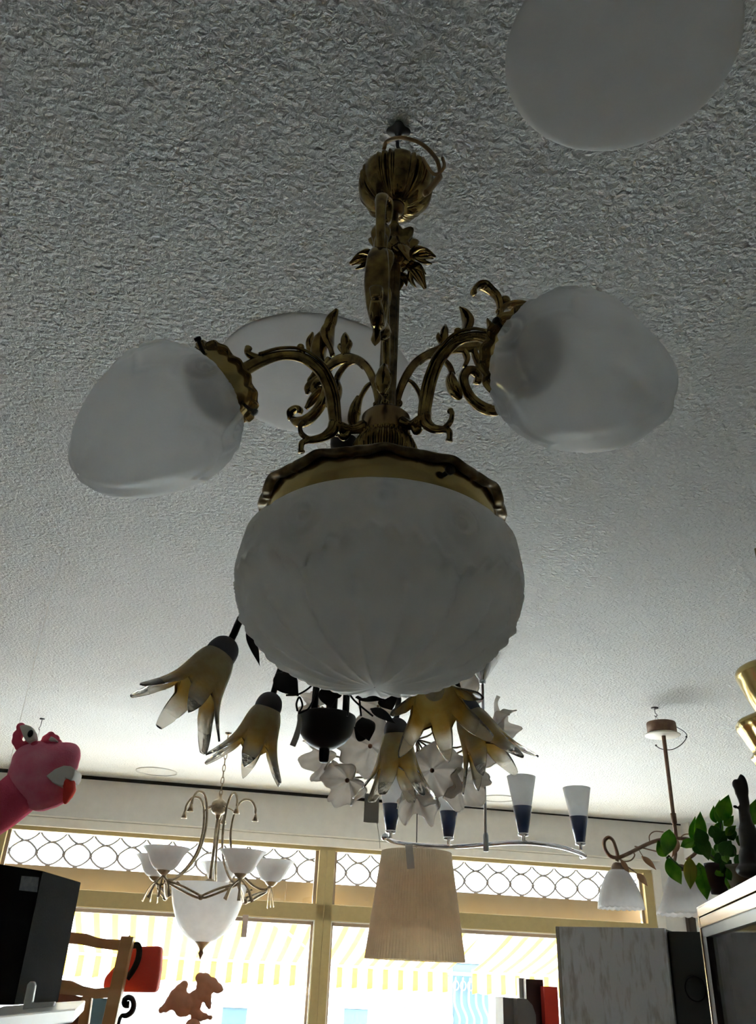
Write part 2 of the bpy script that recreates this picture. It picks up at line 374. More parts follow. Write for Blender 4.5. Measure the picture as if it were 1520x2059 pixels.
b = MB(); b.add([wall(-1.6, ZC - .001, -.004), wall(3.0, ZC - .001, -.004), wall(3.0, ZC - .022, -.004), wall(-1.6, ZC - .028, -.004),
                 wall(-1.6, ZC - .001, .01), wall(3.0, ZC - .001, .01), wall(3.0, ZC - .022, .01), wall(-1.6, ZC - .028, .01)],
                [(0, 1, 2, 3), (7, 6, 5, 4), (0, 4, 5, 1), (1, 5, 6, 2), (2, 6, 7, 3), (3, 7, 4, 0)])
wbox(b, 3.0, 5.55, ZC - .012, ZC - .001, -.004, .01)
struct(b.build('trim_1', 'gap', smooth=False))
b = MB(); wbox(b, -1.6, UR + .03, 2.432, 2.495, -.035, .0, .006); wbox(b, UR + .03, UR + .10, .42, 2.44, -.03, 0, .004); wbox(b, -1.6, UR + .1, 2.495, 2.507, -.045, 0, .003)
struct(b.build('trim_2', 'cream', smooth=False))
# pillar to the right of the window
b = MB(); wbox(b, 5.27, 5.62, 0, ZC, -.12, 0); struct(b.build('trim_3', 'white', smooth=False))
b = MB(); wbox(b, 5.21, 5.268, 0, 2.15, -.05, 0, .004); struct(b.build('trim_4', 'darkframe', smooth=False))
# smooth round patches in the ceiling and rings of covered downlight holes
def patch(n, px, py, r, m='plaster', h=.0022):
    c = atZ(px, py, ZC) if px is not None else py
    b = MB(); b.lathe([(.0001, -h), (r * .5, -h), (r * .93, -h * .9), (r, -.0002)], (c[0], c[1], ZC), seg=96, sm=3)
    return struct(b.build('trim_%d' % n, m))
patch(5, None, (.325, .752, 0), .168); patch(6, None, (-.16, 1.56, 0), .225)
for n, (px, py, r) in enumerate([(315, 1551, .142), (1002, 1605, .13)]):
    c = atZ(px, py, ZC); b = MB(); b.lathe([(r, 0), (r, -.006), (r - .006, -.006), (r - .008, -.0005)], (c[0], c[1], ZC), seg=64)
    struct(b.build('trim_%d' % (7 + n), 'plaster'))

# ------------------------------------------------------------------ window
def window(n, u0, u1, left, right):
    o = bpy.data.objects.new('window_%d' % n, None); COL.objects.link(o); o.location = tuple(wall((u0 + u1) / 2, .42)); struct(o)
    b = MB()
    wbox(b, u0, u1, 2.405, 2.432, -.01, .07); wbox(b, u0, u1, 1.945, 2.05, -.02, .07, .004)
    wbox(b, u0, u0 + left, .42, 2.41, -.02, .07, .003); wbox(b, u1 - right, u1, .42, 2.41, -.02, .07, .003); wbox(b, u0, u1, .42, .5, -.02, .07)
    b.build('window_frame', 'frame', o, smooth=False)
    b = MB()
    for z0, z1 in ((.5, 1.945), (2.05, 2.405)):
        a0, a1 = u0 + left, u1 - right
        wbox(b, a0, a0 + .022, z0, z1, .02, .05); wbox(b, a1 - .022, a1, z0, z1, .02, .05)
        if z1 < 2: wbox(b, a0, a1, z1 - .03, z1, .02, .05)
    b.build('sash', 'brownbox', o, smooth=False)
    b = MB(); a0, a1 = u0 + left, u1 - right
    wbox(b, a0, a1, 1.937, 1.945, -.012, .0); wbox(b, a0, a0 + .007, .5, 1.945, -.012, 0); wbox(b, a1 - .007, a1, .5, 1.945, -.012, 0)
    b.build('glazing_bead', 'bead', o, smooth=False)
    b = MB(); wbox(b, u0 + left, u1 - right, .5, 1.945, .032, .036); wbox(b, u0 + left, u1 - right, 2.05, 2.405, .032, .036); b.build('glass', 'pane', o, smooth=False)
window(1, UL - .03, (UM0 + UM1) / 2, .06, .058); window(2, (UM0 + UM1) / 2, UR + .03, .058, .075)

# ------------------------------------------------------------------ outside
b = MB(); wbox(b, -30, 40, -.4, -.3, .25, 40); struct(b.build('street_ground', 'street', smooth=False))
o = MB(); wbox(o, -.2, 5.2, 2.06, 2.2, .16, .34)
for k in range(3): wbox(o, 2.72 + .1 * k, 2.745 + .1 * k, 2.10 + .022 * k, 2.108 + .022 * k, .15, .161)
o = o.build('shutter_box', 'brownbox', smooth=False); tag(o, 'long brown shutter box outside behind the glass, under the iron scroll grille', 'shutter box')
b = MB(); DU, DZ = .187, .152
for iu in range(29):
    for iz in range(2):
        u, z = .05 + iu * DU, 2.215 + DZ / 2 + iz * DZ
        b.tube([wall(u + math.cos(a) * DU * .47 * (1 + .05 * math.cos(4 * a)), z + math.sin(a) * DZ * .47 * (1 + .05 * math.cos(4 * a)), .25) for a in np.arange(0, 2 * PI, PI / 8)], .008, seg=6, sm=2, closed=True)
        wbox(b, u + DU / 2 - .011, u + DU / 2 + .011, z - .008, z + .008, .24, .26)
        wbox(b, u - .011, u + .011, z + DZ / 2 - .007, z + DZ / 2 + .007, .24, .26)
    u = .05 + iu * DU
    b.prism([wall(u - .024, 2.2005, .245), wall(u + .024, 2.2005, .245), wall(u + .007, 2.222, .245), wall(u - .007, 2.222, .245)], WN * .01)
wbox(b, -.2, 5.4, 2.545, 2.56, .24, .26)
tag(b.build('iron_grille', 'iron'), 'grey iron grille of linked ovals outside the top lights of the window', 'grille')
def awning(u0, u1, label):
    t = thing('awning', wall((u0 + u1) / 2, 1.5, .4), label, 'awning', None)
    b = MB(); n = 60; vs = []; uv = []
    for i in range(n + 1):
        u = u0 + (u1 - u0) * i / n
        for k in range(9):
            s = k / 8; p = wall(u, 2.05 - .36 * s - .03 * math.sin(PI * s), .36 + 1.25 * s); vs.append(p); uv.append((u, s))
    b.add(vs, [(i * 9 + k, i * 9 + k + 1, (i + 1) * 9 + k + 1, (i + 1) * 9 + k) for i in range(n) for k in range(8)]); b.uv = uv
    b.build('canopy', 'awning', t, solid=.003)
    b = MB(); vs = []; uv = []; n = 160
    for i in range(n + 1):
        u = u0 + (u1 - u0) * i / n; sc = .012 * abs(math.sin(u / .135 * PI))
        for k in range(4): vs.append(wall(u, 1.685 - (.16 + sc) * k / 3, 1.615 + .006 * math.sin(u * 9))); uv.append((u, k))
    b.add(vs, [(i * 4 + k, i * 4 + k + 1, (i + 1) * 4 + k + 1, (i + 1) * 4 + k) for i in range(n) for k in range(3)]); b.uv = uv
    b.build('valance', 'awning', t, solid=.002)
    b = MB(); b.tube([wall(u0, 1.69, 1.6), wall(u1, 1.69, 1.6)], .016); b.tube([wall(u0 + .05, 1.98, .4), wall(u0 + .05, 1.69, 1.58)], .012); b.tube([wall(u1 - .05, 1.98, .4), wall(u1 - .05, 1.69, 1.58)], .012)
    b.tube([wall(u0 + 2.9, 1.98, .4), wall(u0 + 3.6, 1.70, 1.58)], .012) if u1 - u0 > 3 else None
    b.build('awning_frame', 'white', t)
awning(-.9, 3.78, 'wide yellow and white striped awning outside the left and middle panes')
awning(4.0, 6.2, 'shorter yellow and white striped awning outside behind the red box and grey cabinet')
# buildings across the street
def building(u0, u1, h, out, label, wins):
    t = thing('building', wall((u0 + u1) / 2, -.3, out), label, 'building')
    b = MB(); wbox(b, u0, u1, -.3, h, out, out + 4); b.build('facade', 'facade', t, smooth=False)
    for (a, c, z0, z1, m) in wins:
        b = MB(); wbox(b, a, c, z0, z1, out - .06, out + .02, .01); w = b.build('window', m, t, smooth=False)
        b = MB(); wbox(b, a - .08, c + .08, z1, z1 + .09, out - .12, out); b.build('window_head', 'white', w, smooth=False); b = MB(); wbox(b, a - .08, c + .08, z0 - .09, z0, out - .12, out); b.build('window_sill', 'white', w, smooth=False)
    return t
tb = building(-6, 5.8, 7.5, 9.5, 'pale house across the street seen below the wide striped awning', [(-.6, -.1, .3, 1.15, 'facadewin'), (1.3, 1.42, .1, 1.25, 'facadegrey'), (2.3, 2.7, .2, 1.1, 'facadewin'), (2.95, 3.2, .1, 1.2, 'facadegrey'), (4.3, 4.7, .1, 1.15, 'facadewin'), (5.2, 5.4, .1, 1.2, 'facadegrey')])
tc_ = building(5.9, 11.5, 7.5, 9.9, 'grey white town house across the street seen between the two awnings', [(6.3, 6.95, .5, 1.9, 'facadewin'), (6.3, 6.95, 2.6, 3.1, 'facadegrey')])
b = MB()
for k in range(10):
    u = 6.0 + .13 * k; b.tube([wall(u, .8, 9.55), wall(u + .05, 1.05, 9.5), wall(u - .03, 1.3, 9.55), wall(u, 1.7, 9.55)], .018, seg=6)
    b.tube([wall(u + math.cos(a) * .05, 1.55 + math.sin(a) * .07, 9.55) for a in np.arange(0, 2 * PI, PI / 4)], .012, seg=5, sm=2, closed=True)
wbox(b, 5.95, 7.3, 1.7, 1.76, 9.5, 9.6); wbox(b, 5.95, 7.3, .74, .8, 9.5, 9.6); wbox(b, 5.95, 7.3, .66, .74, 9.4, 9.9)
b.build('balcony_railing', 'facadegrey', tc_)

# ================================================================== MAIN BRASS CHANDELIER
AX = np.array([.005, .898, 0.0])
def pol(phi, rho, z, off=0.0):
    a = math.radians(phi); return AX + np.array([math.cos(a) * rho - math.sin(a) * off, math.sin(a) * rho + math.cos(a) * off, z])
def sidev(phi): a = math.radians(phi); return np.array([-math.sin(a), math.cos(a), 0])
T = thing('brass_chandelier', (AX[0], AX[1], 1.88), 'large antique brass chandelier with frosted bowl and two frosted globes, nearest the viewer', 'chandelier')
c0 = (AX[0], AX[1], 0)
b = MB(); b.lathe([(.001, 2.799), (.017, 2.7985), (.017, 2.796), (.006, 2.793), (.004, 2.788)], c0, seg=36, mod=lambda th, v, r, h: (r * (1 + .16 * math.cos(4 * th)), h))
b.tube([AX + (0, 0, 2.797), AX + (0, 0, 2.76), AX + (.012, 0, 2.745), AX + (.006, 0, 2.73), AX + (-.008, 0, 2.735)], .0028); b.tube([AX + (0, 0, 2.745), AX + (0, 0, 2.68)], .004)
b.build('ceiling_hook', 'iron', T)
def cupf(n, a):
    return lambda th, v, r, h: (r * (1 + a * (abs(math.cos(n * th / 2)) ** .6 - .6)), h)
def canopy_mod(th, v, r, h):
    k = 7; x = (th * k / (2 * PI) + .1) % 1.0; d = abs(x - .5) * 2           # 0 centre of a lobe, 1 in the groove
    lobe = (1 - d ** 2) * .17 * math.sin(PI * min(1, v * 1.1 + .1)); rib = .075 * math.cos(d * PI * 5) * (1 if d > .45 else 0) * math.sin(PI * v)
    return r * (1 + lobe + rib - .05), h + (.006 * math.cos(2 * PI * x) if v > .9 else 0) * -1
b = MB(); b.lathe([(.010, 2.622), (.020, 2.622), (.033, 2.628), (.045, 2.642), (.052, 2.660), (.055, 2.680), (.052, 2.690), (.045, 2.694), (.012, 2.694)], c0, seg=192, sm=5, mod=canopy_mod)
b.build('ceiling_canopy', 'brass', T)
b = MB(); b.lathe([(.001, 2.612), (.011, 2.612), (.014, 2.617), (.014, 2.624), (.001, 2.626)], c0, seg=24)
b.tube([AX + (0, 0, 2.53), AX + (0, 0, 2.61)], .0055); b.lathe([(.001, 2.562), (.011, 2.563), (.014, 2.57), (.011, 2.577), (.006, 2.58)], c0, seg=20, sm=3)
b.build('rod', 'darkbrass', T)
b = MB(); b.tube([atY(772, 300, .90), atY(778, 285, .9), atY(805, 277, .88), atY(845, 288, .87), atY(876, 318, .86), atY(884, 350, .855), atY(874, 372, .85), atY(858, 388, .845), atY(852, 392, .845)], .0032, seg=8)
b.tube([atY(850, 318, .86), atY(866, 345, .85), atY(880, 350, .85), atY(893, 335, .855), atY(890, 318, .86)], .0026, seg=8)
b.tube([atY(884, 355, .855), atY(866, 378, .845), atY(856, 388, .842)], .0048, seg=8); b.build('cord', 'cord', T)
# stem
def flute(th, v, r, h): return r * (1 - .09 * abs(math.cos(8 * th))), h
b = MB(); b.lathe([(.0118, 2.215), (.0118, 2.30), (.012, 2.40), (.0118, 2.505)], c0, seg=96, sm=2, mod=flute); b.lathe([(.0155, 2.225), (.017, 2.235), (.0155, 2.245), (.012, 2.25)], c0, seg=32)
b.build('stem', 'darkbrass', T)
# leaf collar
b = MB(); b.lathe([(.010, 2.50), (.020, 2.506), (.028, 2.522), (.026, 2.535), (.034, 2.55), (.026, 2.552), (.018, 2.54), (.008, 2.54)], c0, seg=80, sm=3, mod=lambda th, v, r, h: (r * (1 + .12 * math.cos(8 * th)), h + .004 * math.cos(8 * th) * v))
for ph, ln, dz in ((-175, .062, -.008), (-20, .064, -.004), (25, .055, -.022), (-60, .045, -.03), (130, .05, -.01), (80, .05, -.01), (-120, .03, -.02)):
    s = sidev(ph)
    b.tube([pol(ph, .018, 2.52), pol(ph, .03, 2.516), pol(ph, ln * .8, 2.514 + dz * .5), pol(ph, ln, 2.506 + dz)], [(.006, .004), (.012, .003), (.013, .003), (.002, .0015)], seg=8, side=s)
    for o_ in (-1, 1): b.tube([pol(ph, .03, 2.516), pol(ph, ln * .65, 2.513 + dz * .3, o_ * .013), pol(ph, ln * .85, 2.508 + dz * .6, o_ * .015)], [(.005, .003), (.006, .003), (.001, .001)], seg=6, side=s)
    b.tube([pol(ph, .018, 2.517), pol(ph, ln * .6, 2.510 + dz * .3), pol(ph, ln * .95, 2.503 + dz)], [.0025, .002, .001], seg=6)
b.build('leaf_collar', 'brass', T)
# hub
b = MB(); b.lathe([(.001, 2.238), (.026, 2.238), (.0315, 2.232), (.0315, 2.205), (.030, 2.2), (.02, 2.2)], c0, seg=64); b.build('hub', 'hubbrass', T, smooth=True)
def cup_mod(th, v, r, h): return r * (1 - .10 * (abs(math.cos(18 * th)) ** 2) * math.sin(PI * v)), h
b = MB(); b.lathe([(.030, 2.204), (.0345, 2.203), (.0345, 2.199), (.039, 2.192), (.0425, 2.18), (.040, 2.166), (.034, 2.155), (.03, 2.15), (.03, 2.12)], c0, seg=288, sm=3, mod=cup_mod); b.build('fluted_cup', 'brass', T)
# flange and band of the bowl
def scal(n, a, vmin=.55): return lambda th, v, r, h: (r * (1 + a * math.cos(n * th) * max(0, (v - vmin) / (1 - vmin)) if v < .999 else r * (1 + a * math.cos(n * th)) / r), h)
def flange_mod(n, a, b_):
    def f(th, v, r, h):
        k = max(0., min(1., (v - .45) * 4)); w = abs(math.cos(n * th / 2)) ** .7 - .5
        return r * (1 + a * w * k), h + b_ * w * k + .002 * math.cos(n * 2 * th) * k
    return f
b = MB(); b.lathe([(.028, 2.135), (.05, 2.132), (.09, 2.118), (.13, 2.104), (.142, 2.099), (.148, 2.094), (.147, 2.088), (.138, 2.088), (.136, 2.094)], c0, seg=360, sm=4, mod=flange_mod(12, .035, .006)); b.build('flange', 'darkbrass', T)
b = MB(); b.lathe([(.1365, 2.096), (.1365, 2.062), (.1345, 2.060), (.1335, 2.062), (.1335, 2.094)], c0, seg=180); band = b.build('bowl_gallery', 'brassband', T)
for ph in (-62, 58, 178):
    b = MB(); b.tube([pol(ph, .128, 2.078), pol(ph, .147, 2.078)], .0028, seg=10); b.lathe([(.0005, 0), (.0055, .0005), (.0055, .005), (.0005, .0055)], pol(ph, .146, 2.078), axis=sidev(ph - 90) , seg=16); b.build('thumb_screw', 'screw', band)
# pressed glass bowl
def bowl_mod(th, v, r, h):
    # v: 0 neck .. 1 tip
    n = 18; x = abs(((th * n / (2 * PI)) % 1.0) - .5) * 2             # 1 on a rib line
    d = 0.0
    if v > .52:
        k = min(1, (v - .52) / .06) * min(1, (1 - v) / .04)
        bead = math.exp(-((1 - x) / .22) ** 2) * (.45 + .55 * abs(math.sin(v * PI * 19)))
        d += .0062 * bead * k + .0030 * math.cos(x * PI) * -1 * k
    y = (th * 6 / (2 * PI)) % 1.0; arc = .42 + .09 * (2 * abs(y - .5)) ** 2 * 1.3 + .012 * math.cos(th * 48)
    d += .0050 * math.exp(-((v - arc) / .016) ** 2) + .002 * (1 / (1 + math.exp((v - arc) / .01)))
    cx = (y if y < .5 else 1 - y); rr = math.hypot(cx * .9, (v - .34) * 1.4)
    d += .0038 * math.cos(rr * 75) * math.exp(-(rr / .13) ** 2)
    rr = math.hypot((.5 - cx) * .9, (v - .27) * 1.2); d += .0036 * math.cos(rr * 60 + 1) * math.exp(-(rr / .12) ** 2)
    return r + d, h
prof = [(.128, 2.075), (.130, 2.064), (.144, 2.056), (.157, 2.040), (.1620, 2.018), (.1625, 1.998), (.1585, 1.975), (.149, 1.952), (.135, 1.930), (.114, 1.910), (.087, 1.8945), (.055, 1.8835), (.025, 1.878), (.001, 1.877)]
b = MB(); b.lathe(prof, c0, seg=432, sm=12, mod=bowl_mod); b.build('glass_bowl', 'bowlglass', T)
# arms, galleries and globes
def globe(phi, tilt=45.0, parent=T):
    g = pol(phi, .207, 2.226); a = math.radians(tilt); h = math.radians(phi)
    ax = np.array([math.cos(a) * math.cos(h), math.cos(a) * math.sin(h), -math.sin(a)])
    b = MB(); b.lathe([(.010, -.012), (.016, -.006), (.030, .0), (.046, .004), (.053, .007), (.054, .010), (.048, .011), (.045, .010)], g, ax, seg=240, sm=3, mod=flange_mod(8, .07, -.003))
    fl = b.build('globe_flange', 'brass', T)
    b = MB(); b.lathe([(.0465, .008), (.0465, .030), (.0455, .032), (.044, .030), (.044, .01)], g, ax, seg=96); ga = b.build('globe_gallery', 'brassband', T)
    s = _n(np.cross(ax, (0, 0, 1))); t = np.cross(ax, s)
    for k in range(3):
        q = 2 * PI * k / 3 + PI / 2 + .35; d = s * math.cos(q) + t * math.sin(q)
        b = MB(); b.tube([g + ax * .020 + d * .038, g + ax * .020 + d * .060], .0022, seg=8); b.lathe([(.0005, 0), (.0042, .0005), (.0042, .004), (.0005, .0045)], g + ax * .020 + d * .059, axis=d, seg=12); b.build('thumb_screw', 'screw', ga)
    def gm(th, v, r, hh):
        d = 0; n = 6; y = (th * n / (2 * PI)) % 1.0; cx = y - .5
        rr = math.hypot(cx * .85, (v - .30) * 1.35); d += .0046 * math.cos(rr * 62) * math.exp(-(rr / .17) ** 2)            # rosette scrolls
        rr = math.hypot((abs(cx) - .5) * .85, (v - .20) * 1.2); d += .0034 * math.cos(rr * 66) * math.exp(-(rr / .13) ** 2)
        arc = .43 + .10 * (abs(cx) * 2) ** 1.5; d += .0024 * math.exp(-((v - arc) / .016) ** 2)
        if v > .45: d += .0030 * math.cos(n * th + PI) * min(1, (v - .45) / .2) * min(1, (1 - v) / .25)
        return r + d, hh
    gp = [(.042, .012), (.043, .028), (.052, .036), (.067, .047), (.078, .064), (.0825, .084), (.0815, .105), (.0765, .128), (.067, .155), (.055, .179), (.041, .200), (.024, .216), (.009, .2225), (.001, .2235)]
    b = MB(); b.lathe(gp, g, ax, seg=216, sm=9, mod=gm, ref=(0, 0, 1)); b.build('glass_globe', 'globeglass', T)
def arm(phi):
    s = sidev(phi); b = MB()
    p = lambda r, z, o=0: pol(phi, r, z, o)
    b.tube([p(.030, 2.212), p(.045, 2.202), p(.060, 2.200), p(.068, 2.203)], [.009, .006, .008, .007], seg=12)
    b.tube([p(.066, 2.196), p(.071, 2.222), p(.079, 2.252), p(.094, 2.278), p(.120, 2.291), p(.148, 2.284), p(.174, 2.264), p(.194, 2.242), p(.205, 2.229)],
           [(.006, .0085), (.0065, .0085), (.006, .008), (.006, .008), (.0055, .008), (.005, .007), (.006, .008), (.007, .009), (.008, .01)], seg=14, side=s)
    for o_ in (-.0055, .0055): b.tube([p(.064, 2.19, o_), p(.066, 2.222, o_), p(.073, 2.255, o_), p(.090, 2.284, o_), p(.120, 2.299, o_), p(.15, 2.291, o_), p(.176, 2.272, o_)], .0022, seg=6)
    b.tube([p(.069, 2.205), p(.072, 2.192), p(.082, 2.180), p(.095, 2.172), p(.106, 2.168)], [(.006, .008), (.006, .0075), (.0055, .006), (.0045, .005), (.004, .004)], seg=12, side=s)
    b.tube([p(.098, 2.171), p(.108, 2.164), p(.109, 2.155), p(.108, 2.150)], [.004, .004, .0035, .0045], seg=10)
    b.tube([p(.100, 2.170), p(.110, 2.176), p(.113, 2.186), p(.110, 2.192)], [.004, .0035, .003, .0042], seg=10)
    b.tube([p(.118, 2.288), p(.122, 2.301), p(.124, 2.305)], [.005, .005, .0045], seg=10); b.ball(p(.123, 2.306), .0052, seg=10)
    b.tube([p(.17, 2.268), p(.184, 2.270), p(.190, 2.274), p(.189, 2.281)], [.006, .005, .004, .005], seg=10)
    b.tube([p(.176, 2.262), p(.188, 2.244), p(.186, 2.236)], [.006, .005, .005], seg=10)
    b.tube([p(.048, 2.203), p(.055, 2.188), p(.062, 2.19)], [.005, .005, .004], seg=8)
    b.build('arm', 'brass', T)
for ph in (-158, -47, 78):
    arm(ph)
    if ph != 78: globe(ph, 51 if ph == -158 else 43)
g = pol(78, .20, 2.24); b = MB(); b.lathe([(.010, -.012), (.016, -.006), (.030, .0), (.046, .004), (.053, .007), (.048, .011), (.045, .010)], g, _n((math.cos(math.radians(78)), math.sin(math.radians(78)), -1)), seg=120, sm=3, mod=flange_mod(8, .07, -.003)); b.build('globe_flange', 'brass', T)
def ornament(phi, outer=True, broad=False, k=1.0):
    s = sidev(phi); b = MB(); p = lambda r, z, o=0: pol(phi, .013 + (r - .013) * k, 2.235 + (z - 2.235) * k, o)
    # curved stalk
    if broad:
        b.tube([p(.013, 2.235), p(.015, 2.27), p(.024, 2.305), p(.040, 2.338), p(.064, 2.362), (p(.092, 2.372)), p(.118, 2.366)], [(.005, .004), (.005, .005), (.005, .006), (.0055, .006), (.006, .007), (.007, .009), (.006, .006)], seg=12, side=s)
        b.tube([p(.108, 2.364), p(.124, 2.380), p(.133, 2.402), p(.131, 2.424), p(.120, 2.440), p(.112, 2.458), p(.103, 2.474)], [(.006, .006), (.010, .008), (.013, .011), (.013, .011), (.009, .007), (.010, .007), (.003, .002)], seg=12, side=s)
        b.tube([p(.112, 2.362), p(.130, 2.352), p(.146, 2.346), p(.149, 2.336)], [(.005, .004), (.009, .006), (.008, .006), (.002, .002)], seg=10, side=s)
        b.tube([p(.118, 2.335), p(.134, 2.322), p(.148, 2.310)], [(.004, .004), (.008, .005), (.003, .003)], seg=10, side=s)
    else: b.tube([p(.013, 2.235), p(.015, 2.27), p(.024, 2.305), p(.040, 2.338), p(.064, 2.362), (p(.092, 2.379)), p(.122, 2.390), p(.146, 2.408), p(.163, 2.438), p(.171, 2.472), p(.168, 2.499), p(.155, 2.512)],
           [(.005, .004), (.005, .005), (.005, .006), (.0055, .006), (.006, .007), (.007, .009), (.007, .008), (.006, .007), (.006, .006), (.0065, .005), (.008, .005), (.009, .004)], seg=12, side=s)
    if not broad: b.tube([p(.160, 2.508), p(.147, 2.515), p(.135, 2.511), p(.128, 2.499), p(.130, 2.492)], [(.009, .004), (.012, .004), (.012, .004), (.010, .004), (.005, .003)], seg=10, side=s)   # top curl
    b.ball(p(.016, 2.262), .006, seg=10); b.ball(p(.0175, 2.247), .0065, seg=10)
    # bud with lobes
    b.tube([p(.078, 2.372), p(.080, 2.393), p(.0815, 2.408), p(.083, 2.418)], [(.007, .004), (.009, .006), (.007, .0055), (.002, .002)], seg=10, side=s)
    for q in ((.072, 2.400), (.091, 2.402)): b.tube([p(.081, 2.378), p(q[0], q[1] - .008), p(*q)], [(.005, .003), (.005, .003), (.002, .001)], seg=8, side=s)
    # pointed leaf
    b.tube([p(.104, 2.386), p(.109, 2.402), p(.115, 2.417), p(.1185, 2.434), p(.113, 2.450), p(.105, 2.460)], [(.004, .004), (.005, .004), (.012, .006), (.014, .0075), (.009, .005), (.001, .001)], seg=12, side=s)
    # thin leaf beside it
    b.tube([p(.138, 2.400), p(.149, 2.415), p(.153, 2.435), p(.149, 2.452)], [(.005, .004), (.008, .005), (.008, .004), (.002, .001)], seg=10, side=s)
    # outward leaf
    if outer: b.tube([p(.168, 2.470), p(.180, 2.486), p(.200, 2.495), p(.222, 2.497), p(.242, 2.494)], [(.005, .005), (.009, .005), (.012, .005), (.009, .004), (.001, .001)], seg=10, side=s)
    if outer: b.ball(p(.180, 2.497), .0085, seg=10)
    # under branch with its leaf
    b.tube([p(.044, 2.338), p(.058, 2.352), p(.074, 2.356), p(.088, 2.347), p(.094, 2.332)], [(.004, .004), (.004, .003), (.004, .0035), (.005, .004), (.005, .004)], seg=10, side=s)
    b.tube([p(.092, 2.335), p(.091, 2.322), p(.096, 2.308), p(.103, 2.298), p(.106, 2.294)], [(.005, .004), (.010, .007), (.012, .008), (.008, .005), (.003, .002)], seg=10, side=s)
    # scroll
    b.tube([p(.172, 2.300), p(.160, 2.291), p(.144, 2.288), p(.126, 2.296), p(.114, 2.312), p(.110, 2.330), p(.115, 2.344), p(.126, 2.348), p(.134, 2.342), p(.133, 2.333), p(.127, 2.333)],
           [(.006, .005), (.009, .008), (.009, .008), (.008, .0075), (.008, .007), (.008, .007), (.009, .007), (.009, .006), (.008, .005), (.007, .005), (.007, .005)], seg=12, side=s)
    b.tube([p(.176, 2.302), p(.178, 2.315), p(.168, 2.318), p(.160, 2.314), p(.160, 2.307)], [(.006, .004), (.008, .004), (.008, .004), (.007, .004), (.005, .003)], seg=10, side=s)
    b.tube([p(.126, 2.388), p(.130, 2.374), p(.136, 2.362), p(.143, 2.356), p(.140, 2.349)], [(.006, .004), (.007, .005), (.008, .005), (.007, .005), (.004, .003)], seg=10, side=s)
    b.tube([p(.110, 2.384), p(.116, 2.368), p(.112, 2.352)], [(.005, .004), (.007, .004), (.004, .003)], seg=10, side=s)
    b.tube([p(.026, 2.305), p(.036, 2.300), p(.046, 2.285), p(.052, 2.262)], [(.002, .002), (.004, .003), (.004, .003), (.007, .006)], seg=8, side=s)
    b.tube([p(.050, 2.290), p(.054, 2.272), p(.056, 2.250), p(.052, 2.236)], [(.003, .003), (.009, .006), (.010, .006), (.003, .003)], seg=10, side=s)
    b.build('scroll_ornament', 'brass', T)
ornament(18); ornament(141, False, True)
# the ornament that hangs in front of the stem, seen edge on
ornament(-97, False, k=.89)
p = lambda r, z, o=0: pol(-98, r, z, o)
b = MB(); s = sidev(-98)
b.tube([p(.12, 2.455), p(.127, 2.435), p(.125, 2.41), p(.14, 2.38), p(.138, 2.34), p(.126, 2.305), p(.118, 2.28), p(.121, 2.262), p(.125, 2.250)], [(.005, .006), (.013, .006), (.009, .006), (.013, .006), (.0155, .006), (.012, .006), (.005, .004), (.006, .004), (.001, .001)], seg=12, side=s)
b.build('acanthus_leaf', 'brass', T)

# ================================================================== FLOWER CHANDELIER
FC = np.array(atZ(706, 884, 2.8)); FC = np.array([-.095, 1.80, 0])
T2 = thing('flower_chandelier', (FC[0], FC[1], 1.98), 'black iron chandelier with five yellow glass flower shades, directly behind the big frosted bowl', 'chandelier')
zb = atY(656, 1430, FC[1])[2]
b = MB(); b.lathe([(.001, 2.799), (.03, 2.799), (.034, 2.79), (.03, 2.765), (.012, 2.752), (.001, 2.75)], (FC[0], FC[1], 0), seg=32, sm=3); b.build('ceiling_canopy', 'black', T2)
Bx = atY(657, 1440, FC[1]); bc = (Bx[0], Bx[1], 0); z0 = Bx[2]
b = MB(); b.lathe([(.052, z0 + .002), (.062, z0), (.062, z0 - .012), (.056, z0 - .035), (.042, z0 - .055), (.02, z0 - .068), (.0115, z0 - .07), (.011, z0 - .078), (.0095, z0 - .095), (.004, z0 - .098), (.001, z0 - .098)], bc, seg=40, sm=3)
b.lathe([(.001, z0 + .004), (.055, z0 + .002)], bc, seg=40); b.build('centre_cup', 'black', T2)
b = MB()
for dx, dy, r in ((-.028, .0, .0075), (.01, -.01, .012), (.04, .01, .0075)):
    b.tube([(Bx[0] + dx, Bx[1] + dy, z0), (Bx[0] + dx * .9, Bx[1] + dy, z0 + .1), (Bx[0] + dx * .3, Bx[1], z0 + .25), (FC[0], FC[1], z0 + .4)], r)
b.tube([(FC[0], FC[1], z0 + .35), (FC[0], FC[1], 2.77)], .007); b.build('centre_stem', 'black', T2)
leafn = [0]
def flat_leaf(b, p0, p1, w, side, bend=.0, th=.0015, veins=False, serr=False):
    p0, p1 = np.array(p0, float), np.array(p1, float); d = p1 - p0; n = _n(np.cross(d, side)); L = np.linalg.norm(d)
    pts = [p0 + d * t + n * bend * L * math.sin(PI * t) for t in (0, .15, .35, .6, .82, 1)]
    b.tube(pts, [(w * .1, th), (w * .7, th), (w, th), (w * .85, th), (w * .42, th), (w * .02, th)], seg=10, side=side, sm=4)
    b.tube([q - n * th * .6 for q in pts], [th * 1.2] * 5 + [th * .4], seg=6, sm=2)
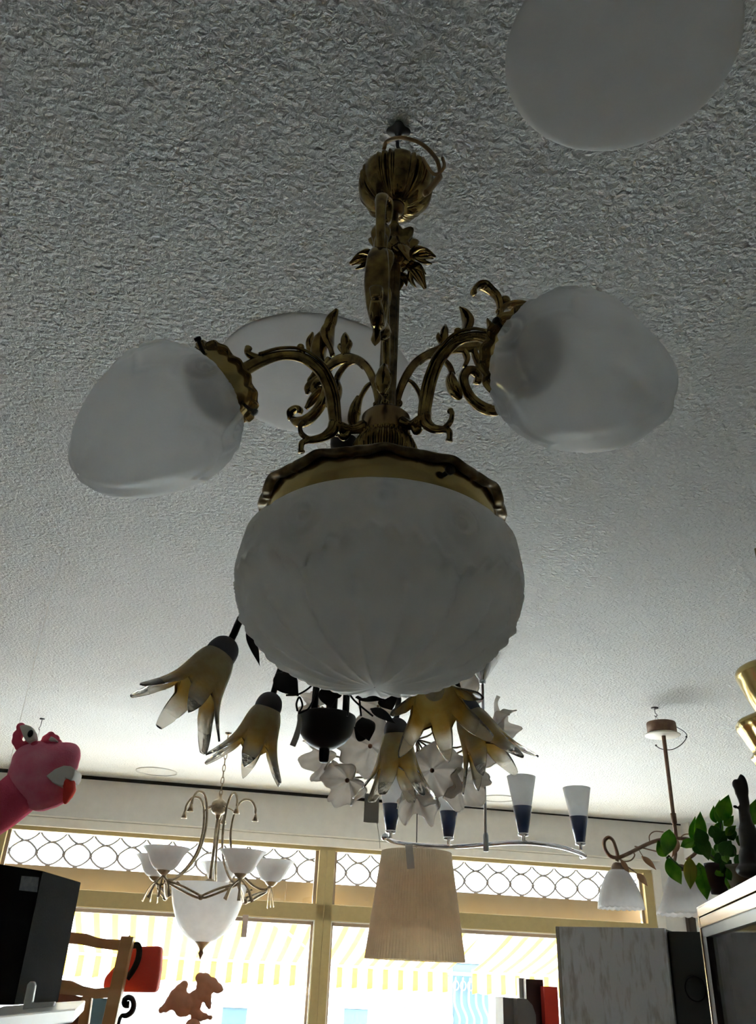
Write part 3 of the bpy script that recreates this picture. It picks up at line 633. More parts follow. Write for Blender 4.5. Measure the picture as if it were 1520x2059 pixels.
def flower(cap, axis, L=1.0, seed=0, rot=0.0, m='flower', name='flower_shade', parent=None, n=6, W_=1.0):
    rnd = random.Random(seed); tips = [1 + rnd.uniform(-.18, .22) for _ in range(n)]; flare = [rnd.uniform(-.006, .012) for _ in range(n)]
    ax = _n(axis); q = np.array([1, 0, 0]) if abs(ax[0]) < .8 else np.array([0, 1, 0]); a = _n(q - ax * q.dot(ax)); c_ = np.cross(ax, a)
    seg, K = n * 20, 34; vs = []; ts = []
    P = catmull([np.array(v) for v in [(.024, .0), (.034, .010), (.041, .028), (.046, .050), (.051, .072), (.058, .094), (.068, .116), (.080, .136), (.092, .154), (.103, .170)]], 8)
    seglen = [0]
    for i in range(1, len(P)): seglen.append(seglen[-1] + np.linalg.norm(P[i] - P[i - 1]))
    tot = seglen[-1]
    def at(s):
        s = min(max(s, 0), tot * .9999)
        for i in range(1, len(P)):
            if seglen[i] >= s:
                f = (s - seglen[i - 1]) / (seglen[i] - seglen[i - 1]); return P[i - 1] * (1 - f) + P[i] * f
        return P[-1]
    for i in range(K):
        v = i / (K - 1)
        for k in range(seg):
            th = 2 * PI * k / seg; x = (th * n / (2 * PI)); j = int(x) % n; fx = abs((x % 1) - .5) * 2
            pk = (1 - fx ** 1.2) ** .95; smax = .106 + (.092 * tips[j]) * pk
            r, h = at(v * smax); tipk = max(0, v - .6) / .4
            r = r * W_ + flare[j] * tipk * pk + (-.005 * math.cos(fx * PI) * -1) * max(0, v - .3)
            ang = th + rot
            if v > .55: ang += (-(x % 1 - .5) * 2 * PI / n) * .35 * ((v - .55) / .45) ** 2 * .8
            vs.append(np.array(cap) + (ax * h + (a * math.cos(ang) + c_ * math.sin(ang)) * r) * L); ts.append(min(1, v * smax / .2))
    b = MB(); b.add(vs, [(i * seg + k, i * seg + (k + 1) % seg, (i + 1) * seg + (k + 1) % seg, (i + 1) * seg + k) for i in range(K - 1) for k in range(seg)], ts)
    return b.build(name, m, parent, solid=.0035)
ZF = 2.15
# (pixel of the cap, outward azimuth, tilt from straight down, rotation)
fl = [((452, 1304), -160, 27, .5), ((543, 1412), 175, 15, .9), ((797, 1462), 60, 5, .4), ((868, 1362), -85, 40, .25), ((935, 1422), -5, 27, .6)]
for i, ((px, py), az, tl, rot) in enumerate(fl):
    c = atZ(px, py, ZF); a = math.radians(az); t_ = math.radians(tl); d = np.array([math.cos(a) * math.sin(t_), math.sin(a) * math.sin(t_), -math.cos(t_)])
    flower(c + d * .012, d, L=.92, seed=i + 3, rot=rot, parent=T2)
    b = MB(); b.lathe([(.001, -.022), (.012, -.021), (.024, -.012), (.030, .002), (.031, .016), (.029, .018), (.02, .01)], c, d, seg=28, sm=3); b.build('socket_cap', 'cap', T2)
    b = MB(); q = c - d * .02; o_ = np.array([FC[0], FC[1], 0]); hub = np.array([FC[0], FC[1], 2.30]); mid = (q + hub) / 2
    b.tube([hub, hub * .6 + q * .4 + (0, 0, .05), q - d * .07 + (0, 0, .012), q], .0075, seg=8); b.build('arm', 'black', T2)
    b = MB(); b.lathe([(.001, .01), (.012, .012), (.02, .04), (.018, .06), (.001, .072)], c, d, seg=20, sm=3); b.build('bulb', 'white', T2)
def leafpart(p0, p1, w, side, parent, m='black', bend=.1, th=.0015, name='leaf'):
    b = MB(); flat_leaf(b, p0, p1, w, side, bend, th); b.build(name, m, parent)
Y2 = 1.62
for (a_, c_, w, y_, sd_) in [((496, 1268), (522, 1338), .009, 1.58, (1, .2, 0)), ((555, 1355), (600, 1400), .024, 1.6, (.6, .2, .8)), ((560, 1352), (575, 1395), .016, 1.6, (1, 0, .2)), ((728, 1443), (742, 1490), .022, 1.74, (.9, .2, 0)), ((742, 1480), (712, 1462), .02, 1.74, (.2, .2, .9)),
                             ((715, 1402), (770, 1408), .010, 1.66, (.1, .2, 1)), ((745, 1425), (795, 1455), .011, 1.7, (.3, .2, .8)), ((772, 1398), (788, 1428), .022, 1.72, (1, .2, 0)), ((800, 1398), (770, 1402), .015, 1.72, (0, .2, 1)), ((655, 1380), (665, 1425), .020, 1.7, (1, .1, 0)), ((690, 1385), (660, 1400), .014, 1.72, (.2, .2, 1))]:
    leafpart(atY(*a_, y_), atY(*c_, y_), w, sd_, T2)
for pts in ([(497, 1258), (510, 1280), (528, 1290)], [(575, 1398), (600, 1396), (625, 1380), (640, 1358)], [(600, 1435), (620, 1425), (632, 1400), (638, 1370)], [(690, 1385), (700, 1420), (698, 1440)], [(700, 1390), (712, 1408), (740, 1432), (750, 1440)], [(580, 1380), (600, 1358), (615, 1350)], [(598, 1430), (596, 1415), (602, 1402), (608, 1418), (602, 1432)], [(722, 1400), (726, 1440)]):
    b = MB(); b.tube([atY(*q, 1.66) for q in pts], .002, seg=6); b.build('tendril', 'black', T2)
b = MB(); b.tube([atY(601, 1428, 1.66), atY(602, 1455, 1.66), atY(596, 1480, 1.66), atY(588, 1500, 1.66)], [(.002, .001), (.005, .0012), (.006, .0012), (.006, .0012)], side=(1, 0, 0), seg=8); b.build('hang_tag', 'tag', T2)

# ================================================================== WHITE FLOWER CHANDELIER
WY = 2.7
wc = atY(838, 1500, WY)
T3 = thing('white_flower_chandelier', (wc[0], wc[1], atY(840, 1618, WY)[2]), 'chandelier of flat white glass flowers with dark centres, behind the yellow flower shades', 'chandelier')
b = MB(); b.tube([(wc[0], WY, 2.8), (wc[0], WY, wc[2])], .006); b.lathe([(.001, 2.799), (.05, 2.799), (.045, 2.78), (.01, 2.77)], (wc[0], wc[1], 0), sm=3); b.build('rod', 'chrome', T3)
fb = atY(842, 1600, WY); b = MB(); b.lathe([(.001, .05), (.012, .03), (.02, .022), (.022, .016), (.008, .01), (.01, .0), (.011, -.01), (.007, -.02), (.001, -.022)], fb, seg=20, sm=2); b.build('finial', 'bronze', T3)
b = MB(); wfl = [((910, 1400), .085, 2.55, (-.3, -1, .1)), ((745, 1500), .085, 2.52, (-.2, -1, -.3)), ((655, 1520), .058, 2.6, (-.8, -.6, -.3)), ((700, 1568), .062, 2.55, (-.5, -.8, -.5)), ((1000, 1468), .062, 2.65, (.9, -.5, 0)), ((868, 1548), .075, 2.5, (.1, -.9, -.5)),
            ((838, 1598), .06, 2.55, (0, -.5, -.9)), ((930, 1575), .065, 2.55, (.4, -.8, -.5)), ((640, 1420), .045, 2.75, (-.6, .5, .2)), ((760, 1420), .05, 2.8, (-.2, .7, .1)), ((955, 1500), .06, 2.6, (.5, -.8, -.2))]
for i, ((px, py), r, y_, nrm) in enumerate(wfl):
    c = atY(px, py, y_); nrm = _n(nrm)
    b.tube([(wc[0], WY, wc[2] + .02), (np.array([wc[0], WY, wc[2]]) + c) / 2 + (0, 0, -.03), c - nrm * .015], .003, seg=6)
b.build('branch', 'bronze', T3)
for i, ((px, py), r, y_, nrm) in enumerate(wfl):
    c = atY(px, py, y_); nrm = _n(nrm); rnd = random.Random(i); ph = rnd.uniform(0, 6)
    amp = [rnd.uniform(-.12, .15) for _ in range(5)]
    def fm(th, v, rr, h):
        x = (th * 5 / (2 * PI)) % 1; j = int(th * 5 / (2 * PI)) % 5; k = (math.sin(PI * x) ** .6)
        return rr * (1.12 - .16 * v + (.12 + amp[j] * 1.3) * v * k + .045 * v * math.cos(13 * th + ph)), h + .022 * v * math.sin(2 * PI * x + ph) + .006 * v * math.cos(11 * th)
    b = MB(); b.lathe([(.004, 0), (r * .3, .002), (r * .6, .010), (r * .85, .022), (r, .036)], c, nrm, seg=80, sm=4, mod=fm, ref=(math.cos(ph), .1, math.sin(ph)))
    w = b.build('glass_flower', 'whiteflower', T3, solid=.003)
    b = MB(); b.ball(c + nrm * .006, .007, seg=10); b.build('flower_centre', 'wooddark', w)
# slender upright glass tip on the far side
b = MB(); b.tube([atY(992, 1475, 2.62), atY(1000, 1440, 2.62), atY(997, 1415, 2.62), atY(1002, 1400, 2.62)], [(.022, .003), (.012, .003), (.006, .003), (.007, .003)], side=(1, 0, 0)); b.build('glass_tip', 'whiteflower', T3)
b = MB(); b.tube([atY(985, 1500, 2.6), atY(1003, 1470, 2.6), atY(1012, 1440, 2.6)], [(.02, .003), (.016, .003), (.002, .003)], side=(1, 0, 0)); b.build('glass_tip', 'whiteflower', T3)
p0 = atY(747, 1625, 2.5); b = MB(); b.box(p0, (.042, .001, .078), (_n((1, .15, -.02)), (-.15, 1, 0), (.0, 0, 1))); b.build('hang_tag', 'tag', T3, smooth=False)
b = MB(); b.tube([atY(757, 1650, 2.5), atY(762, 1680, 2.5), atY(764, 1706, 2.5)], .0008, seg=5); b.build('tag_string', 'tag', T3)

# ================================================================== BAR LAMP WITH FOUR CONES
SY = 3.42; sc = atY(977, 1698, SY); sx = sc[0]
T4 = thing('bar_lamp', (sx, SY, sc[2] - .03), 'chrome wavy bar lamp with four blue and frosted white cone shades above pleated shade', 'pendant lamp')
b = MB(); b.lathe([(.001, 2.799), (.064, 2.799), (.066, 2.79), (.012, 2.705), (.011, 2.70), (.001, 2.70)], (sx, SY, 0), seg=40); b.build('ceiling_canopy', 'chrome', T4)
b = MB(); b.lathe([(.001, 2.708), (.013, 2.708), (.0145, 2.70), (.012, 2.692), (.001, 2.692)], (sx, SY, 0), seg=20); b.tube([(sx, SY, 2.70), (sx, SY, sc[2])], .0055); b.build('rod', 'steel', T4)
zbar = sc[2] + .002
b = MB(); b.lathe([(.001, zbar - .028), (.009, zbar - .027), (.0105, zbar - .02), (.0105, zbar + .03), (.007, zbar + .04), (.001, zbar + .042)], (sx, SY, 0), seg=20); b.build('clamp', 'steel', T4)
bar = [(772, 1682), (788, 1691), (820, 1697), (870, 1701), (925, 1702), (977, 1698), (1040, 1694), (1090, 1697), (1130, 1704), (1160, 1713), (1176, 1721), (1168, 1723)]
b = MB(); b.tube([atZ(x, y, zbar) for x, y in bar], .0085, seg=12, sm=5); b.ball(atZ(773, 1683, zbar), .013, seg=14); b.build('bar', 'chrome', T4)
for (x, y) in ((785, 1687), (902, 1700), (1053, 1693), (1168, 1711)):
    q = atZ(x, y, zbar); c = (q[0], q[1], 0); z = zbar + .008
    b = MB(); b.lathe([(.001, z - .006), (.006, z - .005), (.007, z + .012), (.020, z + .014), (.021, z + .022), (.016, z + .024)], c, seg=20); b.build('cone_holder', 'chrome', T4)
    b = MB(); b.lathe([(.001, z + .022), (.0185, z + .022), (.0365, z + .118), (.034, z + .118), (.030, z + .1)], c, seg=40); bl = b.build('cone_base', 'blue', T4)
    b = MB(); b.lathe([(.034, z + .116), (.055, z + .228), (.053, z + .229), (.033, z + .12)], c, seg=40); b.build('cone_shade', 'frost', T4)
p0 = atY(824, 1722, 3.36); b = MB(); b.box(p0, (.028, .001, .085), ((.95, .1, .15), (0, 1, 0), (-.12, 0, 1))); b.build('hang_tag', 'tag', T4, smooth=False)

# ================================================================== PLEATED PENDANT
PY = 3.8; a_, c_ = atY(770, 1712, PY), atY(907, 1716, PY); d_, e_ = atY(733, 1925, PY), atY(932, 1938, PY)
px_ = (a_[0] + c_[0] + d_[0] + e_[0]) / 4; rt, rb_ = (c_[0] - a_[0]) / 2, (e_[0] - d_[0]) / 2; zt, zb_ = (a_[2] + c_[2]) / 2, (d_[2] + e_[2]) / 2
T5 = thing('pleated_pendant', (px_, PY, zb_), 'ivory pleated drum shade hanging on a thin dark wire in front of the window', 'pendant lamp')
pm = lambda th, v, r, h: (r * (1 + .017 * (2 * abs(((th * 88 / (2 * PI)) % 1) - .5) * 2 - 1)), h)
b = MB(); b.lathe([(rt, zt), (rt * .75 + rb_ * .25, zt * .75 + zb_ * .25), (rt * .5 + rb_ * .5, (zt + zb_) / 2), (rt * .25 + rb_ * .75, zt * .25 + zb_ * .75), (rb_, zb_)], (px_, PY, 0), seg=88 * 6, mod=pm); b.build('shade', 'pleat', T5, solid=.003)
b = MB(); b.tube([(px_, PY, zt - .05), (px_, PY, 2.8)], .0022, seg=6); b.build('wire', 'black', T5)
b = MB()
for k in range(3):
    a = 2 * PI * k / 3 + .4; b.tube([(px_, PY, zt - .05), (px_ + math.cos(a) * rt * .98, PY + math.sin(a) * rt * .98, zt - .005)], .002, seg=6)
b.lathe([(.001, zt - .14), (.02, zt - .13), (.02, zt - .06), (.001, zt - .05)], (px_, PY, 0), seg=20); b.build('lamp_holder', 'white', T5)

# ================================================================== FIVE ARM CHANDELIER
HX, HY = -.80, 4.88; T6 = thing('scroll_arm_chandelier', (HX, HY, 1.65), 'bronze chandelier on a chain with five white cup shades around a white bowl', 'chandelier')
hp = lambda ph, r, z: np.array([HX + math.cos(math.radians(ph)) * r, HY + math.sin(math.radians(ph)) * r, z])
b = MB(); b.lathe([(.001, 2.799), (.02, 2.799), (.012, 2.79), (.001, 2.785)], (HX, HY, 0), seg=16); z = 2.79; k = 0
while z > 2.47:
    s_ = (1, 0, 0) if k % 2 else (0, 1, 0); c = np.array([HX, HY, z - .018])
    b.tube([c + np.array(s_) * .008 * math.cos(a) + np.array([0, 0, .021]) * math.sin(a) for a in np.arange(0, 2 * PI, PI / 4)], .0022, seg=6, sm=2, closed=True); z -= .034; k += 1
b.build('chain', 'bronze', T6)
b = MB(); b.lathe([(.001, 2.465), (.008, 2.46), (.01, 2.44), (.032, 2.425), (.042, 2.41), (.042, 2.38), (.034, 2.36), (.016, 2.35), (.012, 2.33), (.001, 2.33)], (HX, HY, 0), seg=30, sm=2); b.build('top_cap', 'bronze', T6)
b = MB(); b.tube([(HX, HY, 2.35), (HX, HY, 2.0)], .009); b.lathe([(.001, 2.03), (.02, 2.025), (.035, 2.01), (.036, 2.0), (.02, 1.985), (.03, 1.975), (.001, 1.97)], (HX, HY, 0), seg=24); b.build('stem', 'bronze', T6)
for ph in (-126, -54, 18, 90, 162):
    b = MB(); b.tube([hp(ph, .205, 2.375), hp(ph, .20, 2.41), hp(ph, .17, 2.445), hp(ph, .125, 2.44), hp(ph, .095, 2.39), hp(ph, .08, 2.30), hp(ph, .085, 2.22), hp(ph, .11, 2.14), hp(ph, .16, 2.07), hp(ph, .235, 2.01), hp(ph, .30, 1.995), hp(ph, .33, 2.02)], .0065, seg=8)
    b.tube([hp(ph, .04, 2.395), hp(ph, .07, 2.385), hp(ph, .09, 2.37)], .004, seg=6)
    b.lathe([(.001, .045), (.006, .04), (.009, .025), (.018, .0), (.015, 0), (.001, .02)], hp(ph, .207, 2.335), seg=14); b.build('arm', 'bronze', T6)
    b = MB(); b.tube([hp(ph - 9, .06, 1.985), hp(ph - 5, .14, 1.965), hp(ph, .20, 1.975), hp(ph, .23, 1.99)], .0055, seg=8); b.tube([hp(ph + 9, .06, 1.985), hp(ph + 5, .14, 1.965), hp(ph, .2, 1.975)], .0055, seg=8)
    b.tube([hp(ph, .31, 1.985), hp(ph + 15, .25, 1.945), hp(ph + 32, .215, 1.92), hp(ph + 40, .212, 1.935), hp(ph + 57, .25, 1.965), hp(ph + 72, .31, 1.99)], .0058, seg=8); b.tube([hp(ph, .31, 1.99), hp(ph + 15, .25, 1.965), hp(ph + 32, .212, 1.935), hp(ph + 40, .215, 1.92), hp(ph + 57, .25, 1.945), hp(ph + 72, .31, 1.985)], .0058, seg=8); b.ball(hp(ph + 36, .218, 1.922), .014, seg=12); b.build('scroll', 'bronze', T6)
    b = MB(); c = hp(ph, .33, 0); b.lathe([(.001, 2.01), (.01, 2.012), (.014, 2.012), (.03, 2.026), (.036, 2.04), (.03, 2.042), (.01, 2.036)], c, seg=24, sm=2); b.build('shade_cup', 'bronze', T6)
    b = MB(); b.lathe([(.030, 2.034), (.048, 2.042), (.066, 2.062), (.080, 2.088), (.093, 2.112), (.112, 2.135), (.119, 2.140)], c, seg=40, sm=4); b.build('cup_shade', 'opal', T6, solid=.003)
    b = MB()
    for q in (-8, 0, 8):
        b.tube([hp(ph, .33, 2.01), hp(ph + q, .335, 1.97), hp(ph + q * 1.6, .34 + abs(q) * .001, 1.91)], [(.004, .003), (.006, .002), (.011, .002)], side=sidev(ph), seg=8)
    b.build('hanging_leaf', 'bronze', T6)
b = MB(); b.lathe([(.198, 2.0), (.192, 1.96), (.178, 1.90), (.155, 1.84), (.12, 1.785), (.075, 1.745), (.03, 1.725), (.001, 1.72)], (HX, HY, 0), seg=56, sm=4); b.build('glass_bowl', 'opal', T6)
b = MB(); b.lathe([(.001, 1.74), (.042, 1.735), (.036, 1.722), (.018, 1.705), (.01, 1.69), (.015, 1.678), (.011, 1.668), (.001, 1.648)], (HX, HY, 0), seg=24, sm=3); b.build('finial', 'bronze', T6)
p0 = atY(492, 1862, 4.62); b = MB(); b.box(p0, (.028, .001, .1), ((1, 0, 0), (0, 1, 0), (0, 0, 1))); b.build('hang_tag', 'cream', T6, smooth=False)

# ================================================================== LEAF PENDANT AT THE RIGHT
RY = 4.0; T7 = thing('leaf_pendant', (1.38, RY, 1.9), 'brown metal pendant with leafy bent arm and two white scalloped shades, beside the potted plants', 'pendant lamp')
cc = atY(1333, 1470, RY); rx = cc[0]
b = MB(); hk = atZ(1316, 1423, 2.8)
b.lathe([(.001, 2.8), (.018, 2.799), (.018, 2.796), (.001, 2.795)], (hk[0], hk[1], 0), seg=16); b.tube([(hk[0], hk[1], 2.797), (hk[0], hk[1], 2.775), (hk[0] + .008, hk[1], 2.765), (hk[0], hk[1], 2.755), (hk[0] - .004, hk[1], 2.762)], .0018, seg=6)
b.tube([(hk[0], hk[1], 2.755), atY(1317, 1450, RY), atY(1316, 1462, RY)], .0008, seg=5); b.tube([(hk[0], hk[1], 2.757), atY(1330, 1452, RY), atY(1342, 1464, RY)], .0008, seg=5); b.tube([atY(1319, 1462, RY), atY(1328, 1454, RY), atY(1338, 1463, RY)], .0018, seg=6)
b.build('ceiling_hook', 'iron', T7)
zc_ = atY(1330, 1468, RY)[2]; b = MB(); b.lathe([(.001, zc_ + .035), (.066, zc_ + .035), (.068, zc_ + .03), (.068, zc_ - .012), (.06, zc_ - .014), (.001, zc_ - .014)], (rx - .005, RY, 0), seg=48); b.build('ceiling_canopy', 'rust', T7)
b = MB(); b.lathe([(.001, zc_ - .013), (.078, zc_ - .020), (.083, zc_ - .024), (.078, zc_ - .027), (.001, zc_ - .027)], (rx - .005, RY, 0), seg=48); b.build('canopy_rim', 'cream', T7)
b = MB(); b.tube([atY(1358, 1461, RY), atY(1374, 1470, RY), atY(1381, 1480, RY), atY(1372, 1495, RY), atY(1352, 1507, RY), atY(1330, 1506, RY), atY(1319, 1500, RY)], .002, seg=6); b.ball(atY(1380, 1482, RY), .005, seg=8); b.ball(atY(1319, 1499, RY), .005, seg=8); b.build('wire', 'iron', T7)
j = atY(1352, 1688, RY); b = MB(); b.tube([(rx, RY, zc_ - .02), (rx, RY, zc_ - .05), (rx, RY, j[2])], [.013, .0095, .0085], seg=12); b.tube([(rx, RY, atY(1346, 1635, RY)[2]), (rx, RY, atY(1348, 1655, RY)[2])], .0125, seg=12); b.build('pole', 'rust', T7)
def pth(b, pts, r, y=RY, seg=8): b.tube([atY(x, y_, y) for x, y_ in pts], r, seg=seg)
b = MB(); pth(b, [(1352, 1686), (1322, 1690), (1300, 1698), (1280, 1708), (1262, 1717), (1244, 1724), (1228, 1722), (1217, 1708), (1215, 1692), (1223, 1684), (1232, 1690), (1238, 1706), (1242, 1722), (1240, 1732)], .0082); pth(b, [(1352, 1686), (1368, 1686), (1390, 1690), (1400, 1712), (1380, 1730)], .0078); b.build('arm', 'rust', T7)
for pts, r_ in (([(1272, 1712), (1276, 1720), (1268, 1730), (1254, 1732), (1246, 1726)], .003), ([(1306, 1693), (1306, 1680), (1316, 1672), (1334, 1673)], .0025), ([(1366, 1686), (1376, 1678), (1388, 1677)], .0025), ([(1284, 1708), (1290, 1718), (1294, 1724)], .002),
               ([(1276, 1702), (1296, 1706), (1324, 1713)], .003), ([(1244, 1726), (1258, 1740), (1272, 1750), (1282, 1758)], .003), ([(1352, 1690), (1358, 1715), (1356, 1732)], .008)):
    b = MB(); pth(b, pts, r_); b.build('tendril', 'rust', T7)
for a_, c_, w in (((1290, 1722), (1319, 1749), .014), ((1280, 1756), (1302, 1782), .016), ((1362, 1688), (1350, 1725), .016), ((1248, 1728), (1266, 1762), .012)): leafpart(atY(*a_, RY - .02), atY(*c_, RY - .02), w, (.8, .1, .6), T7, 'leafrust', .12, .002)
for (px, py, r, hh, nm) in ((1241, 1738, .098, .175, 0), (1368, 1742, .118, .185, 1)):
    q = atY(px, py, RY if nm == 0 else 3.85); c = (q[0], q[1], 0); z = q[2]
    b = MB(); b.lathe([(.001, z + .008), (.016, z + .006), (.026, z - .008), (.030, z - .028), (.024, z - .03)], c, seg=24, sm=2); b.build('shade_cap', 'rust', T7)
    b = MB(); b.lathe([(.026, z - .022), (.045, z - .034), (.062, z - .062), (.078, z - .10), (.090, z - .135), (r, z - hh)], c, seg=120, sm=4, mod=lambda th, v, r_, h: (r_ * (1 + .004 * math.cos(20 * th) * v), h - (.005 * abs(math.sin(12 * th)) if v > .93 else 0))); b.build('bell_shade', 'opal', T7, solid=.003)

# ================================================================== BRASS LAMP AT THE RIGHT EDGE
e1 = atY(1568, 1345, 2.3); T8 = thing('brass_urn_pendant', (e1[0], 2.3, atY(1560, 1640, 2.3)[2]), 'polished brass urn pendant cut off by the picture edge above the plants', 'pendant lamp')
c = (e1[0], 2.3, 0); zz = lambda y: atY(1568, y, 2.3)[2]; R_ = lambda d: d * (2.3 * .875 + .5 * .483) / F
b = MB(); b.lathe([(R_(40), zz(1332)), (R_(82), zz(1342)), (R_(92), zz(1354)), (R_(88), zz(1368)), (R_(80), zz(1390)), (R_(70), zz(1412)), (R_(56), zz(1434)), (R_(36), zz(1446)), (R_(20), zz(1452))], c, seg=48, sm=4); b.build('upper_cup', 'brassband', T8)
b = MB(); b.lathe([(R_(60), zz(1432)), (R_(102), zz(1448)), (R_(106), zz(1460)), (R_(98), zz(1474)), (R_(88), zz(1494)), (R_(80), zz(1510)), (R_(86), zz(1520)), (R_(80), zz(1530)), (R_(76), zz(1555)), (R_(66), zz(1580)), (R_(52), zz(1605)), (R_(30), zz(1622)), (R_(6), zz(1625))], c, seg=160, sm=4, mod=lambda th, v, r, h: (r * (1 + .025 * math.cos(14 * th) * math.sin(PI * v)), h)); b.build('lower_urn', 'brassband', T8)
b = MB(); b.tube([(c[0], 2.3, zz(1330)), (c[0], 2.3, 2.8)], .006); b.build('rod', 'brassband', T8)

# ================================================================== GLASS DISPLAY CASE, PLANTS, STATUE
A0 = atZ(1400, 1824, 1.80); A1 = atZ(1524, 1757, 1.80); dr = _n(A1 - A0); A1 = A0 + dr * 1.5; nrm_ = np.array([-dr[1], dr[0], 0]); nrm_ = nrm_ if nrm_[0] > 0 else -nrm_    # nrm_: into the case
Zc = 1.80; T9 = thing('display_case', (A0[0] + .4, A0[1] - .5, 0), 'tall glass display case with gold metal edging and dark frame, under the potted plants', 'display cabinet')
def cbox(b, s0, s1, i0, i1, z0, z1, bev=0):
    c = A0 + dr * (s0 + s1) / 2 + nrm_ * (i0 + i1) / 2; return b.box((c[0], c[1], (z0 + z1) / 2), (s1 - s0, i1 - i0, z1 - z0), (dr, nrm_, (0, 0, 1)), bev)
Ht = .052
b = MB(); cbox(b, 0, 1.5, 0, .02, Zc - Ht * .48, Zc, .002); cbox(b, 0, 1.5, .001, .02, Zc - Ht, Zc - Ht * .52, .002); cbox(b, 0, .02, 0, .8, Zc - Ht, Zc, .002); cbox(b, 0, .014, 0, .014, 0, Zc - Ht, .002); cbox(b, 0, 1.5, .0, .8, Zc - .006, Zc - .001); b.build('metal_edging', 'goldtrim', T9, smooth=False)
b = MB(); cbox(b, .01, 1.5, .004, .03, Zc - Ht - .022, Zc - Ht); cbox(b, .014, .07, .004, .05, 0, Zc - Ht - .02); cbox(b, .02, 1.5, .76, .8, 0, Zc - Ht); cbox(b, 0, .02, .03, .8, 0, .1); cbox(b, .02, 1.5, .004, .8, 0, .12); cbox(b, .02, 1.5, .02, .78, 1.2, 1.215); b.build('case_frame', 'darkframe', T9, smooth=False)
b = MB(); cbox(b, .07, 1.5, .012, .016, .12, Zc - Ht - .02); cbox(b, .004, .008, .02, .76, .12, Zc - Ht); b.build('case_glass', 'caseglass', T9, smooth=False)
def case_pt(px, py, z=Zc): return atZ(px, py, z)
# plants
def lf(b, p0, p1, w, side, bend=.12):
    flat_leaf(b, p0, p1, w, side, bend, .0010)
def at_s(px, py, y): return atY(px, py, y)
def plant(name, label, leaves, y0, potpx, pm_, stems, potr, poth, group=None):
    base = atY(*potpx, y0); base[2] = max(base[2], Zc)
    t = thing(name, base, label, 'plant', group)
    for kind, mm in (('g', 'leaf'), ('d', 'leafdark'), ('y', 'leafyellow')):
        L_ = [l for l in leaves if l[0] == kind]
        if not L_: continue
        b = MB()
        for k, (_, x0, y_0, x1, y_1, w) in enumerate(L_):
            yy_ = y0 + ((k * 37) % 11 - 5) * .008; p0, p1 = atY(x0, y_0, yy_), atY(x1, y_1, yy_ - .02)
            wd = w * (y0 * .875 + .15) / F; ang = ((k * 53) % 7 - 3) * .16; d = _n(p1 - p0); sdv = np.cross(d, (math.sin(ang), -math.cos(ang), .1)); lf(b, p0, p1, wd, sdv, .1 + .03 * (k % 3))
        b.build('foliage' if kind != 'y' else 'yellow_leaf', mm, t)
    b = MB()
    for s_ in stems: b.tube([atY(x, y_, y0 + .01) for x, y_ in s_], .0025, seg=6)
    b.build('stem', 'stemg', t)
    b = MB(); b.lathe([(.001, 0), (potr * .7, 0), (potr * .95, poth * .85), (potr, poth * .86), (potr, poth), (potr * .9, poth), (potr * .88, poth * .9), (.001, poth * .9)], base, seg=36); b.build('pot', pm_, t)
    return t
leavesA = [('g', 1346, 1668, 1338, 1722, 16), ('g', 1340, 1722, 1322, 1690, 13), ('g', 1342, 1725, 1370, 1778, 15), ('y', 1386, 1724, 1388, 1788, 13), ('g', 1396, 1690, 1368, 1702, 9), ('g', 1398, 1700, 1372, 1690, 8), ('g', 1402, 1700, 1398, 1642, 14), ('g', 1412, 1690, 1408, 1632, 13), ('d', 1418, 1700, 1400, 1665, 15),
           ('g', 1405, 1735, 1422, 1810, 16), ('g', 1425, 1700, 1440, 1735, 13), ('d', 1415, 1680, 1425, 1730, 16), ('g', 1400, 1740, 1395, 1765, 12), ('d', 1395, 1690, 1420, 1720, 14), ('g', 1440, 1655, 1435, 1620, 11), ('g', 1452, 1650, 1465, 1598, 16), ('g', 1446, 1655, 1447, 1608, 12), ('g', 1440, 1680, 1452, 1650, 10), ('d', 1440, 1700, 1462, 1670, 15), ('d', 1430, 1660, 1450, 1690, 14), ('g', 1455, 1660, 1475, 1640, 9)]
plant('potted_plant', 'trailing green plant with one yellowing leaf, spilling over the gold corner of the display case', leavesA, 2.42, (1447, 1798), 'potpurple', [[(1346, 1722), (1362, 1738), (1385, 1752), (1410, 1745), (1440, 1735)], [(1400, 1660), (1412, 1700), (1440, 1730)], [(1450, 1640), (1448, 1690), (1447, 1740)], [(1346, 1720), (1340, 1726)]], .03, .075)
leavesB = [('d', 1450, 1720, 1470, 1690, 16), ('g', 1455, 1715, 1462, 1735, 8), ('g', 1440, 1750, 1455, 1762, 9), ('g', 1468, 1755, 1465, 1788, 9), ('d', 1470, 1730, 1450, 1755, 13), ('d', 1480, 1720, 1462, 1700, 13), ('g', 1460, 1680, 1480, 1660, 9), ('d', 1485, 1700, 1505, 1680, 14), ('g', 1512, 1660, 1522, 1605, 15), ('d', 1500, 1720, 1480, 1745, 14), ('d', 1440, 1735, 1460, 1715, 12), ('g', 1450, 1700, 1438, 1715, 9), ('d', 1475, 1690, 1470, 1665, 12), ('g', 1470, 1770, 1462, 1745, 8)]
plant('potted_plant', 'dense dark green plant in a pale pot at the foot of the dark statue', leavesB, 2.25, (1500, 1785), 'potbeige', [[(1500, 1770), (1480, 1720), (1465, 1690)], [(1500, 1770), (1510, 1700), (1516, 1640)], [(1500, 1770), (1470, 1750), (1452, 1748)]], .05, .05)
